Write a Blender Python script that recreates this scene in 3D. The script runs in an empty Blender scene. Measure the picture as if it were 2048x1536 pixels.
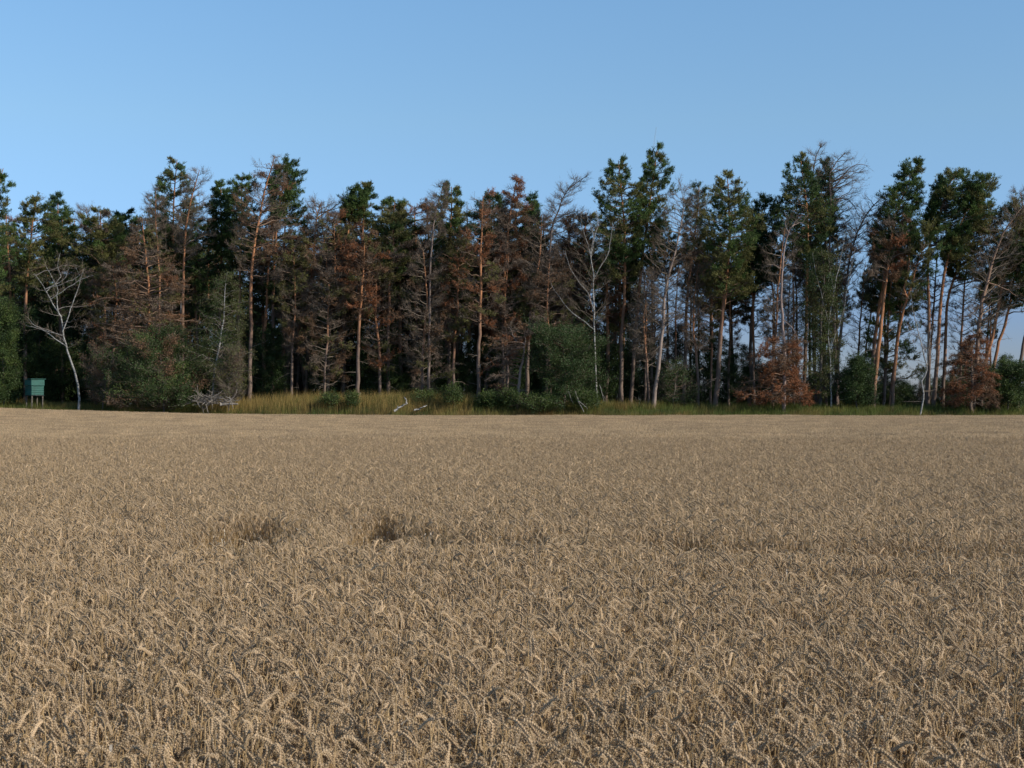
import bpy, math
import numpy as np
from mathutils import Matrix, Vector

# ------------------------------------------------------------------ camera, sky, sun
sc = bpy.context.scene
COL = sc.collection
F = 2844.0                       # focal length in pixels of the 2048 px wide photograph (50 mm on 36 mm)
CAMZ = 1.95
PITCH = math.atan(30.0 / F)
cam_d = bpy.data.cameras.new("camera")
cam_d.lens = 50.0; cam_d.sensor_width = 36.0
cam_d.clip_start = 0.1; cam_d.clip_end = 12000.0
cam_d.dof.use_dof = True; cam_d.dof.focus_distance = 40.0; cam_d.dof.aperture_fstop = 13.0
cam = bpy.data.objects.new("camera", cam_d)
cam.location = (0, 0, CAMZ); cam.rotation_euler = (math.radians(90) + PITCH, 0, 0)
COL.objects.link(cam); sc.camera = cam

SUN_EL = math.radians(28.0)
SUN_AZ = math.radians(116.0)      # clockwise from +Y (view direction): sun on the right, a little behind the camera
SKY_STRENGTH = 0.13
SUN_STRENGTH = 3.7
to_sun = Vector((math.sin(SUN_AZ) * math.cos(SUN_EL), math.cos(SUN_AZ) * math.cos(SUN_EL), math.sin(SUN_EL)))
world = bpy.data.worlds.new("World"); sc.world = world; world.use_nodes = True
nt = world.node_tree; nt.nodes.clear()
sky = nt.nodes.new("ShaderNodeTexSky"); sky.sky_type = 'NISHITA'; sky.sun_disc = False
sky.sun_elevation = SUN_EL; sky.sun_rotation = SUN_AZ
sky.altitude = 400.0; sky.air_density = 1.0; sky.dust_density = 0.3; sky.ozone_density = 3.0
bg = nt.nodes.new("ShaderNodeBackground"); bg.inputs['Strength'].default_value = SKY_STRENGTH
# low air is bluer and a touch dimmer than the model gives: grade by height above the horizon
geo = nt.nodes.new("ShaderNodeNewGeometry"); sep = nt.nodes.new("ShaderNodeSeparateXYZ")
nt.links.new(geo.outputs['Incoming'], sep.inputs[0])
ab = nt.nodes.new("ShaderNodeMath"); ab.operation = 'MULTIPLY'; ab.inputs[1].default_value = -1.0
nt.links.new(sep.outputs['Z'], ab.inputs[0])
ramp = nt.nodes.new("ShaderNodeValToRGB")
cr = ramp.color_ramp
SKYRAMP = [(0.0, (0.33, 0.36, 0.52, 1)), (0.054, (0.34, 0.40, 0.62, 1)), (0.12, (0.60, 0.70, 0.84, 1)), (0.19, (0.76, 0.84, 0.85, 1)), (0.28, (0.83, 0.96, 0.97, 1)), (1.0, (1.0, 1.0, 1.0, 1))]
while len(cr.elements) < len(SKYRAMP): cr.elements.new(0.5)
for e, (p, c) in zip(cr.elements, SKYRAMP): e.position = p; e.color = c
nt.links.new(ab.outputs[0], ramp.inputs[0])
mx = nt.nodes.new("ShaderNodeMix"); mx.data_type = 'RGBA'; mx.blend_type = 'MULTIPLY'; mx.inputs[0].default_value = 1.0
nt.links.new(sky.outputs[0], mx.inputs[6]); nt.links.new(ramp.outputs[0], mx.inputs[7])
wo = nt.nodes.new("ShaderNodeOutputWorld")
nt.links.new(mx.outputs[2], bg.inputs['Color']); nt.links.new(bg.outputs[0], wo.inputs[0])

sun_d = bpy.data.lights.new("sun", 'SUN'); sun_d.energy = SUN_STRENGTH; sun_d.angle = math.radians(0.53)
sun_d.color = (1.0, 0.93, 0.82)
sun = bpy.data.objects.new("sun", sun_d); COL.objects.link(sun)
sun.rotation_euler = to_sun.to_track_quat('Z', 'Y').to_euler()
sun.location = (60, -20, 60)
vs = sc.view_settings
vs.view_transform = 'Standard'; vs.look = 'None'; vs.gamma = 1.0; vs.use_curve_mapping = False; vs.exposure = 0.40

# ------------------------------------------------------------------ helpers
def P(px, py, Y):
    """photo pixel and distance -> place in the field"""
    dx = (px - 1024.0) / F; dz = (768.0 - py) / F
    d = (dx, math.cos(PITCH) - dz * math.sin(PITCH), math.sin(PITCH) + dz * math.cos(PITCH))
    s = Y / d[1]
    return np.array((d[0] * s, Y, CAMZ + d[2] * s))

def sstep(a, b, x):
    t = np.clip((x - a) / (b - a), 0, 1); return t * t * (3 - 2 * t)

_rg = np.random.default_rng(5)
_ph = _rg.uniform(0, 6.28, 24); _fx = _rg.normal(0, 1, 24); _fy = _rg.normal(0, 1, 24)
def lownoise(x, y, scale, k=0):
    s = 0
    for i in range(k, k + 7):
        s = s + np.sin((x * _fx[i] + y * _fy[i]) / scale * 2.2 + _ph[i])
    return s / 3.5

BX = [-400, -38, -28, -21, -16, -5, 2, 9, 40, 400]
BH = [1.3, 1.25, 0.95, 1.3, 1.65, 1.65, 1.35, 1.1, 0.95, 0.95]
def EDGE(x):                                                    # where the crop ends
    return 105.0 + 0.7 * np.sin(np.asarray(x) * 0.11 + 1) + 0.35 * np.sin(np.asarray(x) * 0.37)
def ground_z(x, y):
    x = np.asarray(x, float); y = np.asarray(y, float)
    u = np.clip(-x / 38.0, 0, 1.15)
    field = 0.58 * u ** 2.4 * np.clip(y / 105.0, 0, 1) ** 2 + 0.015 * lownoise(x, y, 9.0)
    bank = np.interp(x, BX, BH) + 0.08 * lownoise(x, y, 5.0, 7)
    z = field + (bank - field) * sstep(105.8, 111.5, y)
    far = np.clip((y - 165) / 200.0, 0, 1)
    z = z - 3.5 * far * far * (3 - 2 * far)
    return z

def new_mesh(name, V, polys, cols=None, extra=None, smooth=False):
    """polys: list of int arrays (n,3) or (n,4); cols: per-vertex rgb"""
    me = bpy.data.meshes.new(name)
    V = np.asarray(V, np.float32)
    me.vertices.add(len(V)); me.vertices.foreach_set("co", V.ravel())
    polys = [np.asarray(p, np.int32) for p in polys if len(p)]
    loops = np.concatenate([p.ravel() for p in polys]) if polys else np.zeros(0, np.int32)
    tot = np.concatenate([np.full(len(p), p.shape[1], np.int32) for p in polys]) if polys else np.zeros(0, np.int32)
    start = np.concatenate([[0], np.cumsum(tot)[:-1]]).astype(np.int32) if len(tot) else tot
    me.loops.add(len(loops)); me.loops.foreach_set("vertex_index", loops)
    me.polygons.add(len(tot)); me.polygons.foreach_set("loop_start", start); me.polygons.foreach_set("loop_total", tot)
    if smooth: me.polygons.foreach_set("use_smooth", np.ones(len(tot), bool))
    if cols is not None:
        a = me.attributes.new("col", 'FLOAT_COLOR', 'POINT')
        c = np.ones((len(V), 4), np.float32); c[:, :3] = cols
        a.data.foreach_set("color", c.ravel())
    me.update(calc_edges=True)
    return me

class Soup:
    def __init__(s): s.V = []; s.P = {3: [], 4: []}; s.C = []; s.n = 0
    def add(s, V, polys, col):
        V = np.asarray(V, float).reshape(-1, 3)
        if len(V) == 0: return
        for p in polys:
            p = np.asarray(p, int); s.P[p.shape[1]].append(p + s.n)
        col = np.asarray(col, float)
        if col.ndim == 1: col = np.tile(col, (len(V), 1))
        s.V.append(V); s.C.append(col); s.n += len(V)
    def mesh(s, name, mat, origin=(0, 0, 0), smooth=False):
        V = np.concatenate(s.V) - np.asarray(origin)
        polys = [np.concatenate(v) for v in s.P.values() if v]
        me = new_mesh(name, V, polys, np.concatenate(s.C), smooth=smooth)
        me.materials.append(mat); return me

def tubes(paths, radii, S):
    """paths (n,K,3), radii (n,K) -> verts, quads"""
    paths = np.asarray(paths, float); n, K, _ = paths.shape
    T = np.gradient(paths, axis=1); T /= np.linalg.norm(T, axis=2, keepdims=True) + 1e-9
    ref = np.where(np.abs(T[..., 2:3]) > 0.9, np.array((1.0, 0, 0)), np.array((0, 0, 1.0)))
    # one reference per tube, so that rings do not twist
    m = np.abs(T[:, :, 2]).mean(1) > 0.7
    ref = np.where(m[:, None, None], np.array((1.0, 0.01, 0)), np.array((0, 0.01, 1.0))) * np.ones((n, K, 1))
    A = np.cross(T, ref); A /= np.linalg.norm(A, axis=2, keepdims=True) + 1e-9
    B = np.cross(T, A)
    ang = np.arange(S) * 2 * math.pi / S
    V = paths[:, :, None, :] + radii[:, :, None, None] * (A[:, :, None, :] * np.cos(ang)[None, None, :, None] + B[:, :, None, :] * np.sin(ang)[None, None, :, None])
    i = np.arange(n)[:, None, None] * K * S; k = np.arange(K - 1)[None, :, None] * S; s = np.arange(S)[None, None, :]
    s2 = (s + 1) % S
    q = np.stack([i + k + s, i + k + s2, i + k + S + s2, i + k + S + s], -1).reshape(-1, 4)
    return V.reshape(-1, 3), q

def slivers(A, B, w, rng):
    """thin triangles from A to B, base width w"""
    d = B - A; r = rng.normal(size=d.shape); s = np.cross(d, r); s /= np.linalg.norm(s, axis=1, keepdims=True) + 1e-9
    w = np.asarray(w).reshape(-1, 1) if np.ndim(w) else w
    V = np.stack([A - s * w / 2, A + s * w / 2, B], 1).reshape(-1, 3)
    return V, np.arange(len(V)).reshape(-1, 3)

def nrm(v): return v / (np.linalg.norm(v, axis=-1, keepdims=True) + 1e-9)

# ------------------------------------------------------------------ materials
def attr_mat(name, rough=0.8, spec=0.25, transl=0.0, noise=None, bump=None, rand=0.0, tint=None, gloss_w=None):
    m = bpy.data.materials.new(name); m.use_nodes = True; t = m.node_tree; N = t.nodes; L = t.links
    b = N["Principled BSDF"]; b.inputs['Roughness'].default_value = rough; b.inputs['Specular IOR Level'].default_value = spec
    a = N.new("ShaderNodeAttribute"); a.attribute_name = "col"
    out = a.outputs['Color']
    if noise:
        tc = N.new("ShaderNodeTexCoord"); nz = N.new("ShaderNodeTexNoise"); mp = N.new("ShaderNodeMapping")
        mp.inputs['Scale'].default_value = noise[0]; nz.inputs['Scale'].default_value = 1.0; nz.inputs['Detail'].default_value = 5
        nz.inputs['Roughness'].default_value = 0.65
        L.new(tc.outputs['Object'], mp.inputs[0]); L.new(mp.outputs[0], nz.inputs[0])
        mr = N.new("ShaderNodeMapRange"); mr.inputs[1].default_value = 0.3; mr.inputs[2].default_value = 0.7
        mr.inputs[3].default_value = noise[1]; mr.inputs[4].default_value = noise[2]
        L.new(nz.outputs[0], mr.inputs[0])
        mm = N.new("ShaderNodeMix"); mm.data_type = 'RGBA'; mm.blend_type = 'MULTIPLY'; mm.inputs[0].default_value = 1
        L.new(out, mm.inputs[6]); L.new(mr.outputs[0], mm.inputs[7]); out = mm.outputs[2]
        if bump:
            bp = N.new("ShaderNodeBump"); bp.inputs['Strength'].default_value = bump; bp.inputs['Distance'].default_value = 0.05
            L.new(nz.outputs[0], bp.inputs['Height']); L.new(bp.outputs[0], b.inputs['Normal'])
    if rand:
        oi = N.new("ShaderNodeObjectInfo"); mr2 = N.new("ShaderNodeMapRange")
        mr2.inputs[3].default_value = 1 - rand; mr2.inputs[4].default_value = 1 + rand
        L.new(oi.outputs['Random'], mr2.inputs[0])
        mm2 = N.new("ShaderNodeMix"); mm2.data_type = 'RGBA'; mm2.blend_type = 'MULTIPLY'; mm2.inputs[0].default_value = 1
        L.new(out, mm2.inputs[6]); L.new(mr2.outputs[0], mm2.inputs[7]); out = mm2.outputs[2]
    L.new(out, b.inputs['Base Color'])
    if transl:
        tr = N.new("ShaderNodeBsdfTranslucent"); mixs = N.new("ShaderNodeMixShader"); mixs.inputs[0].default_value = transl
        L.new(out, tr.inputs['Color']); L.new(b.outputs[0], mixs.inputs[1]); L.new(tr.outputs[0], mixs.inputs[2])
        L.new(mixs.outputs[0], N['Material Output'].inputs[0])
    return m

M_needle = attr_mat("needles", 0.6, 0.18, 0.22)
M_leaf = attr_mat("broad_leaves", 0.55, 0.25, 0.3)
M_bark = attr_mat("pine_bark", 0.85, 0.2, 0, ((4.0, 4.0, 1.3), 0.55, 1.35), 0.8)
M_birch = attr_mat("birch_bark", 0.7, 0.2, 0, ((2.5, 2.5, 9.0), 0.12, 1.35), 0.2)
M_twig = attr_mat("dead_twigs", 0.85, 0.2, 0)
M_straw = attr_mat("ripe_straw", 0.5, 0.36, 0.20, None, None, 0.22)
M_grass = attr_mat("grass_blades", 0.65, 0.2, 0.4)

def ground_mat():
    m = bpy.data.materials.new("soil_and_litter"); m.use_nodes = True; t = m.node_tree; N = t.nodes; L = t.links
    b = N["Principled BSDF"]; b.inputs['Roughness'].default_value = 0.95; b.inputs['Specular IOR Level'].default_value = 0.1
    tc = N.new("ShaderNodeTexCoord"); nz = N.new("ShaderNodeTexNoise"); nz.inputs['Scale'].default_value = 0.6; nz.inputs['Detail'].default_value = 8
    L.new(tc.outputs['Object'], nz.inputs[0])
    cr = N.new("ShaderNodeValToRGB"); cr.color_ramp.elements[0].color = (0.055, 0.045, 0.022, 1); cr.color_ramp.elements[1].color = (0.13, 0.115, 0.05, 1)
    cr.color_ramp.elements[0].position = 0.35; cr.color_ramp.elements[1].position = 0.7
    L.new(nz.outputs[0], cr.inputs[0]); L.new(cr.outputs[0], b.inputs['Base Color'])
    return m

# ------------------------------------------------------------------ ground
def axis(vals): return np.array(sorted(set(vals)), float)
gx = axis(list(np.linspace(-60, 60, 121)) + [-6000, -2500, -1000, -500, -250, -150, -100, -80, 80, 100, 150, 250, 500, 1000, 2500, 6000])
gy = axis(list(np.linspace(-2, 102, 53)) + list(np.linspace(103, 120, 35)) + list(np.linspace(122, 170, 17)) + [-6000, -1000, -300, -100, -40, -15, 190, 220, 260, 320, 400, 600, 1000, 2000, 4000, 9000])
X, Y = np.meshgrid(gx, gy); Z = ground_z(X, Y)
nx, ny = len(gx), len(gy)
ii = np.arange(nx - 1)[None, :] + np.arange(ny - 1)[:, None] * nx
quads = np.stack([ii, ii + 1, ii + nx + 1, ii + nx], -1).reshape(-1, 4)
gme = new_mesh("ground", np.stack([X, Y, Z], -1).reshape(-1, 3), [quads], smooth=True)
gme.materials.append(ground_mat())
ground = bpy.data.objects.new("ground", gme); COL.objects.link(ground); ground['kind'] = 'structure'

# ------------------------------------------------------------------ ripe grain
EARC = np.array((0.525, 0.380, 0.228)); STEMC = np.array((0.52, 0.355, 0.175)); LEAFC = np.array((0.66, 0.56, 0.42))
def grain_stalk(seed, lod=0):
    """one stalk leaning over to +X; returns three soups: stem, ear, leaf"""
    rng = np.random.default_rng(seed)
    h = rng.uniform(0.66, 0.74); R = rng.uniform(0.035, 0.065); nod = rng.choice([rng.uniform(1.8, 2.6), rng.uniform(2.7, 3.1), rng.uniform(2.8, 3.3), rng.uniform(2.8, 3.4)])
    # stem: upright with a slight lean, then over in an arc
    lean = rng.uniform(0.02, 0.11); ys = rng.normal(0, 0.02)
    pts = []
    for t in np.linspace(0, 1, 6 if lod == 0 else 4): pts.append((lean * h * t ** 2, ys * t, h * t * 0.98))
    th = lean * 1.6; p = np.array(pts[-1]); L = 0; path = [p.copy()]
    total = rng.uniform(0.122, 0.158); step = total / 14; ths = [th]
    az = rng.normal(0, 0.25)
    for i in range(14):
        f = i / 14
        th += (nod - lean) / 14 * (2.7 * math.exp(-((f - 0.27) / 0.22) ** 2) + 0.22)
        p = p + step * np.array((math.sin(th) * math.cos(az), math.sin(th) * math.sin(az), math.cos(th))); path.append(p.copy()); ths.append(th)
    path = np.array(path)
    cut = 5
    stem_path = np.concatenate([np.array(pts)[:-1], path[:cut]])
    stem = Soup(); c = STEMC * rng.uniform(0.85, 1.1)
    rr = np.full(len(stem_path), 0.0019); rr[-3:] = 0.0013
    if lod: rr *= 1.5; 
    sp = stem_path if lod == 0 else stem_path[2:]
    rr = rr if lod == 0 else rr[2:]
    V, q = tubes(sp[None], rr[None], 4 if lod == 0 else 3); stem.add(V, [q], c)
    ear = Soup(); ep = path[cut - 1:]; K = len(ep)
    T = nrm(np.gradient(ep, axis=0)); side = nrm(np.cross(T, np.array((-math.sin(az) , math.cos(az), 0.0)))); bi = np.cross(T, side)
    ec = EARC * rng.uniform(0.88, 1.12)
    if lod == 0:
        ns = 22
        # slim core
        V, q = tubes(ep[None], np.full((1, K), 0.0028), 4); ear.add(V, [q], ec * 0.8)
        tw = rng.uniform(0, math.pi)
        for k in range(ns):
            f = (k + 0.5) / ns * (K - 1); i = min(int(f), K - 2); a = f - i
            o = ep[i] * (1 - a) + ep[i + 1] * a; t = T[i]; s = side[i] * math.cos(tw) + bi[i] * math.sin(tw); b = np.cross(t, s)
            sgn = 1 if k % 2 else -1
            ln = 0.0125 * (1.0 - 0.35 * abs(k / ns - 0.45)); d = nrm(t * 0.93 + s * sgn * 0.33 + rng.normal(0, 0.09, 3))
            base = o + s * sgn * 0.0015; mid = base + d * ln * 0.45; tip = base + d * ln
            w = 0.0046; wb = 0.0037
            V = np.array([base, mid + s * w * sgn, mid + b * wb * 1.25, mid - s * w * sgn * 0.4, mid - b * wb * 1.25, tip])
            tri = np.array([[0, 1, 2], [0, 2, 3], [0, 3, 4], [0, 4, 1], [5, 2, 1], [5, 3, 2], [5, 4, 3], [5, 1, 4]])
            cc = np.tile(ec * rng.uniform(0.85, 1.15), (6, 1)); cc[0] *= 0.85; cc[5] *= 1.1
            ear.add(V, [tri], cc)
            for aw in range(2):
                al = rng.uniform(0.016, 0.04); ad = nrm(d * 1.0 + t * 0.6 + rng.normal(0, 0.12, 3))
                V, q = slivers(tip[None] - d * 0.002, (tip + ad * al)[None], 0.0009, rng); ear.add(V, [q], ec * 1.2)
    else:
        rad = 0.0060 * np.sin(np.linspace(0.35, math.pi - 0.35, K)) ** 0.5 * (1 + 0.25 * np.where(np.arange(K) % 2, 1, -1))
        V, q = tubes(ep[None], rad[None], 4); ear.add(V, [q], ec)
        n = 12; idx = rng.integers(1, K - 1, n); o = ep[idx]; d = nrm(T[idx] * 1.0 + rng.normal(0, 0.5, (n, 3)))
        V, q = slivers(o, o + d * 0.032, 0.0032, rng); ear.add(V, [q], ec * 1.15)
    leaf = Soup()
    for k in range(1):
        z0 = rng.uniform(0.45, 0.9) * h; a0 = rng.uniform(0, 6.28); ll = rng.uniform(0.09, 0.2); o = np.array((lean * h * (z0 / h) ** 2, 0, z0))
        m = 5; t = np.linspace(0, 1, m); hd = np.array((math.cos(a0), math.sin(a0), 0.0))
        c3 = o + hd * (ll * 0.55 * t ** 0.8)[:, None] + np.array((0, 0, 1.0)) * (ll * (0.7 * t - 1.5 * t ** 2))[:, None]
        wv = np.cross(hd, (0, 0, 1.0)); tw = rng.uniform(-1.5, 1.5) * t
        wd = (wv * np.cos(tw)[:, None] + np.array((0, 0, 1.0)) * np.sin(tw)[:, None]) * (0.0042 * (1 - t ** 2) + 0.0004)[:, None]
        V = np.concatenate([c3 - wd, c3 + wd]); q = [[i, i + 1, m + i + 1, m + i] for i in range(m - 1)]
        leaf.add(V, [np.array(q)], LEAFC * rng.uniform(0.7, 1.1))
    return stem, ear, leaf

def merge(soups):
    s = Soup()
    for a in soups:
        off = s.n
        for V, C in zip(a.V, a.C): s.V.append(V); s.C.append(C)
        for k in (3, 4):
            for p in a.P[k]: s.P[k].append(p + off)
        s.n += a.n
    return s

NV = 14
near_parts = [grain_stalk(100 + i, 0) for i in range(NV)]
near_meshes = [merge(p).mesh("grain_stalk_%02d" % i, M_straw) for i, p in enumerate(near_parts)]
rng = np.random.default_rng(11)
far_parts = [merge(grain_stalk(200 + i, 1)) for i in range(12)]
def grain_patch(seed, n, size):
    rg = np.random.default_rng(seed); s = Soup()
    g = int(math.sqrt(n)); 
    for k in range(g * g):
        x = ((k % g) + rg.uniform(0, 1)) / g * size - size / 2; y = ((k // g) + rg.uniform(0, 1)) / g * size - size / 2
        a = far_parts[rg.integers(12)]; ang = rg.normal(0.0, 0.75); ca, sa = math.cos(ang), math.sin(ang); sz = rg.uniform(0.93, 1.07)
        V = np.concatenate(a.V) * sz; V = np.stack([V[:, 0] * ca - V[:, 1] * sa + x, V[:, 0] * sa + V[:, 1] * ca + y, V[:, 2]], 1)
        C = np.concatenate(a.C) * rg.uniform(0.72, 1.10)
        polys = [np.concatenate(v) for v in a.P.values() if v]
        s.add(V, polys, C)
    return s.mesh("grain_patch_%02d" % seed, M_straw)
patches = [grain_patch(i, 289, 1.0) for i in range(7)]

HOLLOWS = [  # x, y, half width, half depth, how far down
    (-2.44, 12.35, 0.30, 1.42, 1.0), (-2.10, 12.15, 0.30, 0.9, 0.6), (-1.24, 12.9, 0.27, 1.5, 1.0), (-0.85, 12.6, 0.25, 0.5, 0.38),
    (-1.85, 14.3, 0.22, 0.5, 0.3), (-3.6, 13.8, 0.5, 0.5, 0.25), (-0.55, 11.7, 0.4, 0.6, 0.4), (0.05, 11.6, 0.25, 0.5, 0.3),
    (1.3, 11.4, 0.35, 0.55, 0.4), (1.9, 11.0, 0.5, 0.5, 0.3), (3.1, 10.8, 0.9, 0.5, 0.3), (4.0, 10.9, 0.4, 0.3, 0.25),
    (-0.2, 8.3, 0.1, 0.25, 0.3), (1.5, 7.3, 0.15, 0.3, 0.25), (-1.9, 6.2, 0.12, 0.25, 0.3), (0.9, 5.4, 0.1, 0.2, 0.35), (2.3, 9.2, 0.5, 0.3, 0.2)]
def hollow(x, y):
    d = np.zeros_like(x); x = (x + 0.05) / 1.08; y = y / 1.08
    for cx, cy, a, b, k in HOLLOWS:
        r = np.sqrt(((x - cx) / a) ** 2 + ((y - cy) / b) ** 2)
        d = np.maximum(d, k * (1 - sstep(0.75, 1.35, r)))
    return d

def jitter_grid(x0, x1, y0, y1, dens, rng):
    s = 1 / math.sqrt(dens); nx_ = int((x1 - x0) / s); ny_ = int((y1 - y0) / s)
    gx_, gy_ = np.meshgrid(np.arange(nx_), np.arange(ny_))
    return (x0 + (gx_ + rng.uniform(-0.3, 1.3, gx_.shape)) * s).ravel(), (y0 + (gy_ + rng.uniform(-0.3, 1.3, gx_.shape)) * s).ravel()
xs, ys_ = [], []
for y0, y1, dn in ((2.6, 9, 640), (9, 18, 560), (18, 30, 430), (30, 44, 330)):
    hw = 0.39 * y1 + 1.6
    a, b = jitter_grid(-hw, hw, y0, y1, dn, rng); k = np.abs(a) < 0.38 * b + 1.3; xs.append(a[k]); ys_.append(b[k])
px_ = np.concatenate(xs); py_ = np.concatenate(ys_)
n = len(px_)
hol = hollow(px_, py_)
keep = rng.uniform(size=n) > np.clip((hol - 0.25) * 2.2, 0, 0.99)
px_, py_, hol = px_[keep], py_[keep], hol[keep]; n = len(px_)
scl = (1.0 + rng.normal(0, 0.052, n) + 0.02 * lownoise(px_, py_, 2.2, 3)) * (1 - 0.5 * hol)
rot = np.zeros((n, 3))
rot[:, 2] = rng.normal(-0.25, 0.75, n) + 0.2 * lownoise(px_, py_, 1.5, 9)
rot[:, 0] = rng.normal(0, 0.06, n); rot[:, 1] = rng.normal(0.02, 0.07, n)
flip = rng.uniform(size=n) < 0.16; rot[flip, 2] += math.pi
idx = rng.integers(0, NV, n)
pz_ = ground_z(px_, py_)
# the 300 nearest stalks in view are objects of their own
topz = pz_ + 0.84 * scl
vis = (np.abs(px_) < 0.352 * py_) & ((topz - CAMZ) / py_ > -(768 - 30) / F - 0.012)
order = np.argsort(np.where(vis, py_, 1e9))[:300]
ind = np.zeros(n, bool); ind[order] = True

def scatter(name, pts, rot, scl, idx, meshes, label, category):
    me = bpy.data.meshes.new(name); me.vertices.add(len(pts)); me.vertices.foreach_set("co", pts.astype(np.float32).ravel())
    a = me.attributes.new("rot", 'FLOAT_VECTOR', 'POINT'); a.data.foreach_set("vector", rot.astype(np.float32).ravel())
    a = me.attributes.new("scl", 'FLOAT', 'POINT'); a.data.foreach_set("value", scl.astype(np.float32))
    a = me.attributes.new("idx", 'INT', 'POINT'); a.data.foreach_set("value", idx.astype(np.int32))
    o = bpy.data.objects.new(name, me); COL.objects.link(o)
    c = bpy.data.collections.new(name + "_kinds")
    for i, m in enumerate(meshes): c.objects.link(bpy.data.objects.new("%s_kind_%02d" % (name, i), m))
    ng = bpy.data.node_groups.new(name + "_nodes", 'GeometryNodeTree')
    ng.interface.new_socket("Geometry", in_out='INPUT', socket_type='NodeSocketGeometry')
    ng.interface.new_socket("Geometry", in_out='OUTPUT', socket_type='NodeSocketGeometry')
    N = ng.nodes; L = ng.links
    gi = N.new("NodeGroupInput"); go = N.new("NodeGroupOutput"); ip = N.new("GeometryNodeInstanceOnPoints")
    ci = N.new("GeometryNodeCollectionInfo"); ci.inputs['Collection'].default_value = c
    ci.inputs['Separate Children'].default_value = True; ci.inputs['Reset Children'].default_value = True
    def na(nm, ty):
        x = N.new("GeometryNodeInputNamedAttribute"); x.data_type = ty; x.inputs['Name'].default_value = nm
        return x.outputs['Attribute']
    e2r = N.new("FunctionNodeEulerToRotation")
    L.new(na("rot", 'FLOAT_VECTOR'), e2r.inputs[0])
    L.new(gi.outputs[0], ip.inputs['Points']); L.new(ci.outputs[0], ip.inputs['Instance'])
    ip.inputs['Pick Instance'].default_value = True
    L.new(na("idx", 'INT'), ip.inputs['Instance Index']); L.new(e2r.outputs[0], ip.inputs['Rotation']); L.new(na("scl", 'FLOAT'), ip.inputs['Scale'])
    L.new(ip.outputs[0], go.inputs[0])
    md = o.modifiers.new("scatter", 'NODES'); md.node_group = ng
    o['kind'] = 'stuff'; o['label'] = label; o['category'] = category
    return o
k = ~ind
scatter("grain_crop", np.stack([px_, py_, pz_ - 0.01], 1)[k], rot[k], scl[k], idx[k], near_meshes,
        "ripe tan grain crop with bowed ears filling the near field", "grain field")
# farther off: square-metre patches of the same crop
fx, fy = np.meshgrid(np.arange(-52, 53) * 0.92, 44.3 + np.arange(0, 69) * 0.92)
fx = fx.ravel(); fy = fy.ravel(); k = (np.abs(fx) < 0.40 * fy + 6) & (fy < EDGE(fx)); fx, fy = fx[k], fy[k]; m = len(fx)
frot = np.zeros((m, 3)); frot[:, 2] = rng.normal(0, 0.3, m); frot[:, 0] = rng.normal(0, 0.01, m)
fz = ground_z(fx, fy)
scatter("far_grain_crop", np.stack([fx, fy, fz - 0.01], 1), frot, 1 + rng.normal(0, 0.015, m) + 0.018 * lownoise(fx, fy, 6.0, 5),
        rng.integers(0, len(patches), m), patches, "pale even sheet of ripe grain reaching to the grassy margin", "grain field")
# individual stalks at the front
STALK_GROUP = "grain stalks at the near edge of the field"
part_mesh = [tuple(s.mesh("stalk_part", M_straw) for s in pr) for pr in near_parts]
for j in order:
    e = bpy.data.objects.new("grain_stalk", None); COL.objects.link(e); e.empty_display_size = 0.05
    e.location = (px_[j], py_[j], pz_[j] - 0.01); e.rotation_euler = rot[j]; s_ = float(scl[j]); e.scale = (s_, s_, s_)
    e['label'] = "bowed ripe grain stalk among the nearest ones at the bottom of the picture"; e['category'] = "grain stalk"; e['group'] = STALK_GROUP
    for nm, me in zip(("stem", "ear", "dry_leaf"), part_mesh[idx[j]]):
        c = bpy.data.objects.new(nm, me); COL.objects.link(c); c.parent = e

# ------------------------------------------------------------------ trees
COLR = dict(
    green=(0.068, 0.106, 0.028), dark=(0.046, 0.076, 0.025), olive=(0.125, 0.120, 0.038), teal=(0.055, 0.100, 0.050),
    rust=(0.24, 0.098, 0.043), brown=(0.175, 0.100, 0.055), grey=(0.165, 0.122, 0.090), twig=(0.152, 0.120, 0.090), pale=(0.30, 0.24, 0.18),
    leaf=(0.052, 0.082, 0.024), leaflight=(0.085, 0.118, 0.030), birchleaf=(0.095, 0.105, 0.034), yellow=(0.13, 0.125, 0.035))
COLR = {k_: np.array(v) for k_, v in COLR.items()}

def resample(pts, K):
    pts = np.asarray(pts, float)
    if len(pts) > 2:       # Catmull-Rom through the given points
        Q = np.concatenate([[2 * pts[0] - pts[1]], pts, [2 * pts[-1] - pts[-2]]]); out = []
        for i in range(1, len(Q) - 2):
            for t in np.linspace(0, 1, 8, endpoint=False):
                a, b, c, d = Q[i - 1], Q[i], Q[i + 1], Q[i + 2]
                out.append(0.5 * ((2 * b) + (-a + c) * t + (2 * a - 5 * b + 4 * c - d) * t * t + (-a + 3 * b - 3 * c + d) * t ** 3))
        out.append(pts[-1]); pts = np.array(out)
    s = np.concatenate([[0], np.cumsum(np.linalg.norm(np.diff(pts, axis=0), axis=1))])
    u = np.linspace(0, s[-1], K)
    return np.stack([np.interp(u, s, pts[:, i]) for i in range(3)], 1)

def on_path(paths, i, u):
    K = paths.shape[1]; f = np.clip(u, 0, 0.9999) * (K - 1); a = f.astype(int); w = (f - a)[:, None]
    p0 = paths[i, a]; p1 = paths[i, a + 1]
    return p0 * (1 - w) + p1 * w, nrm(p1 - p0)

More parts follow.
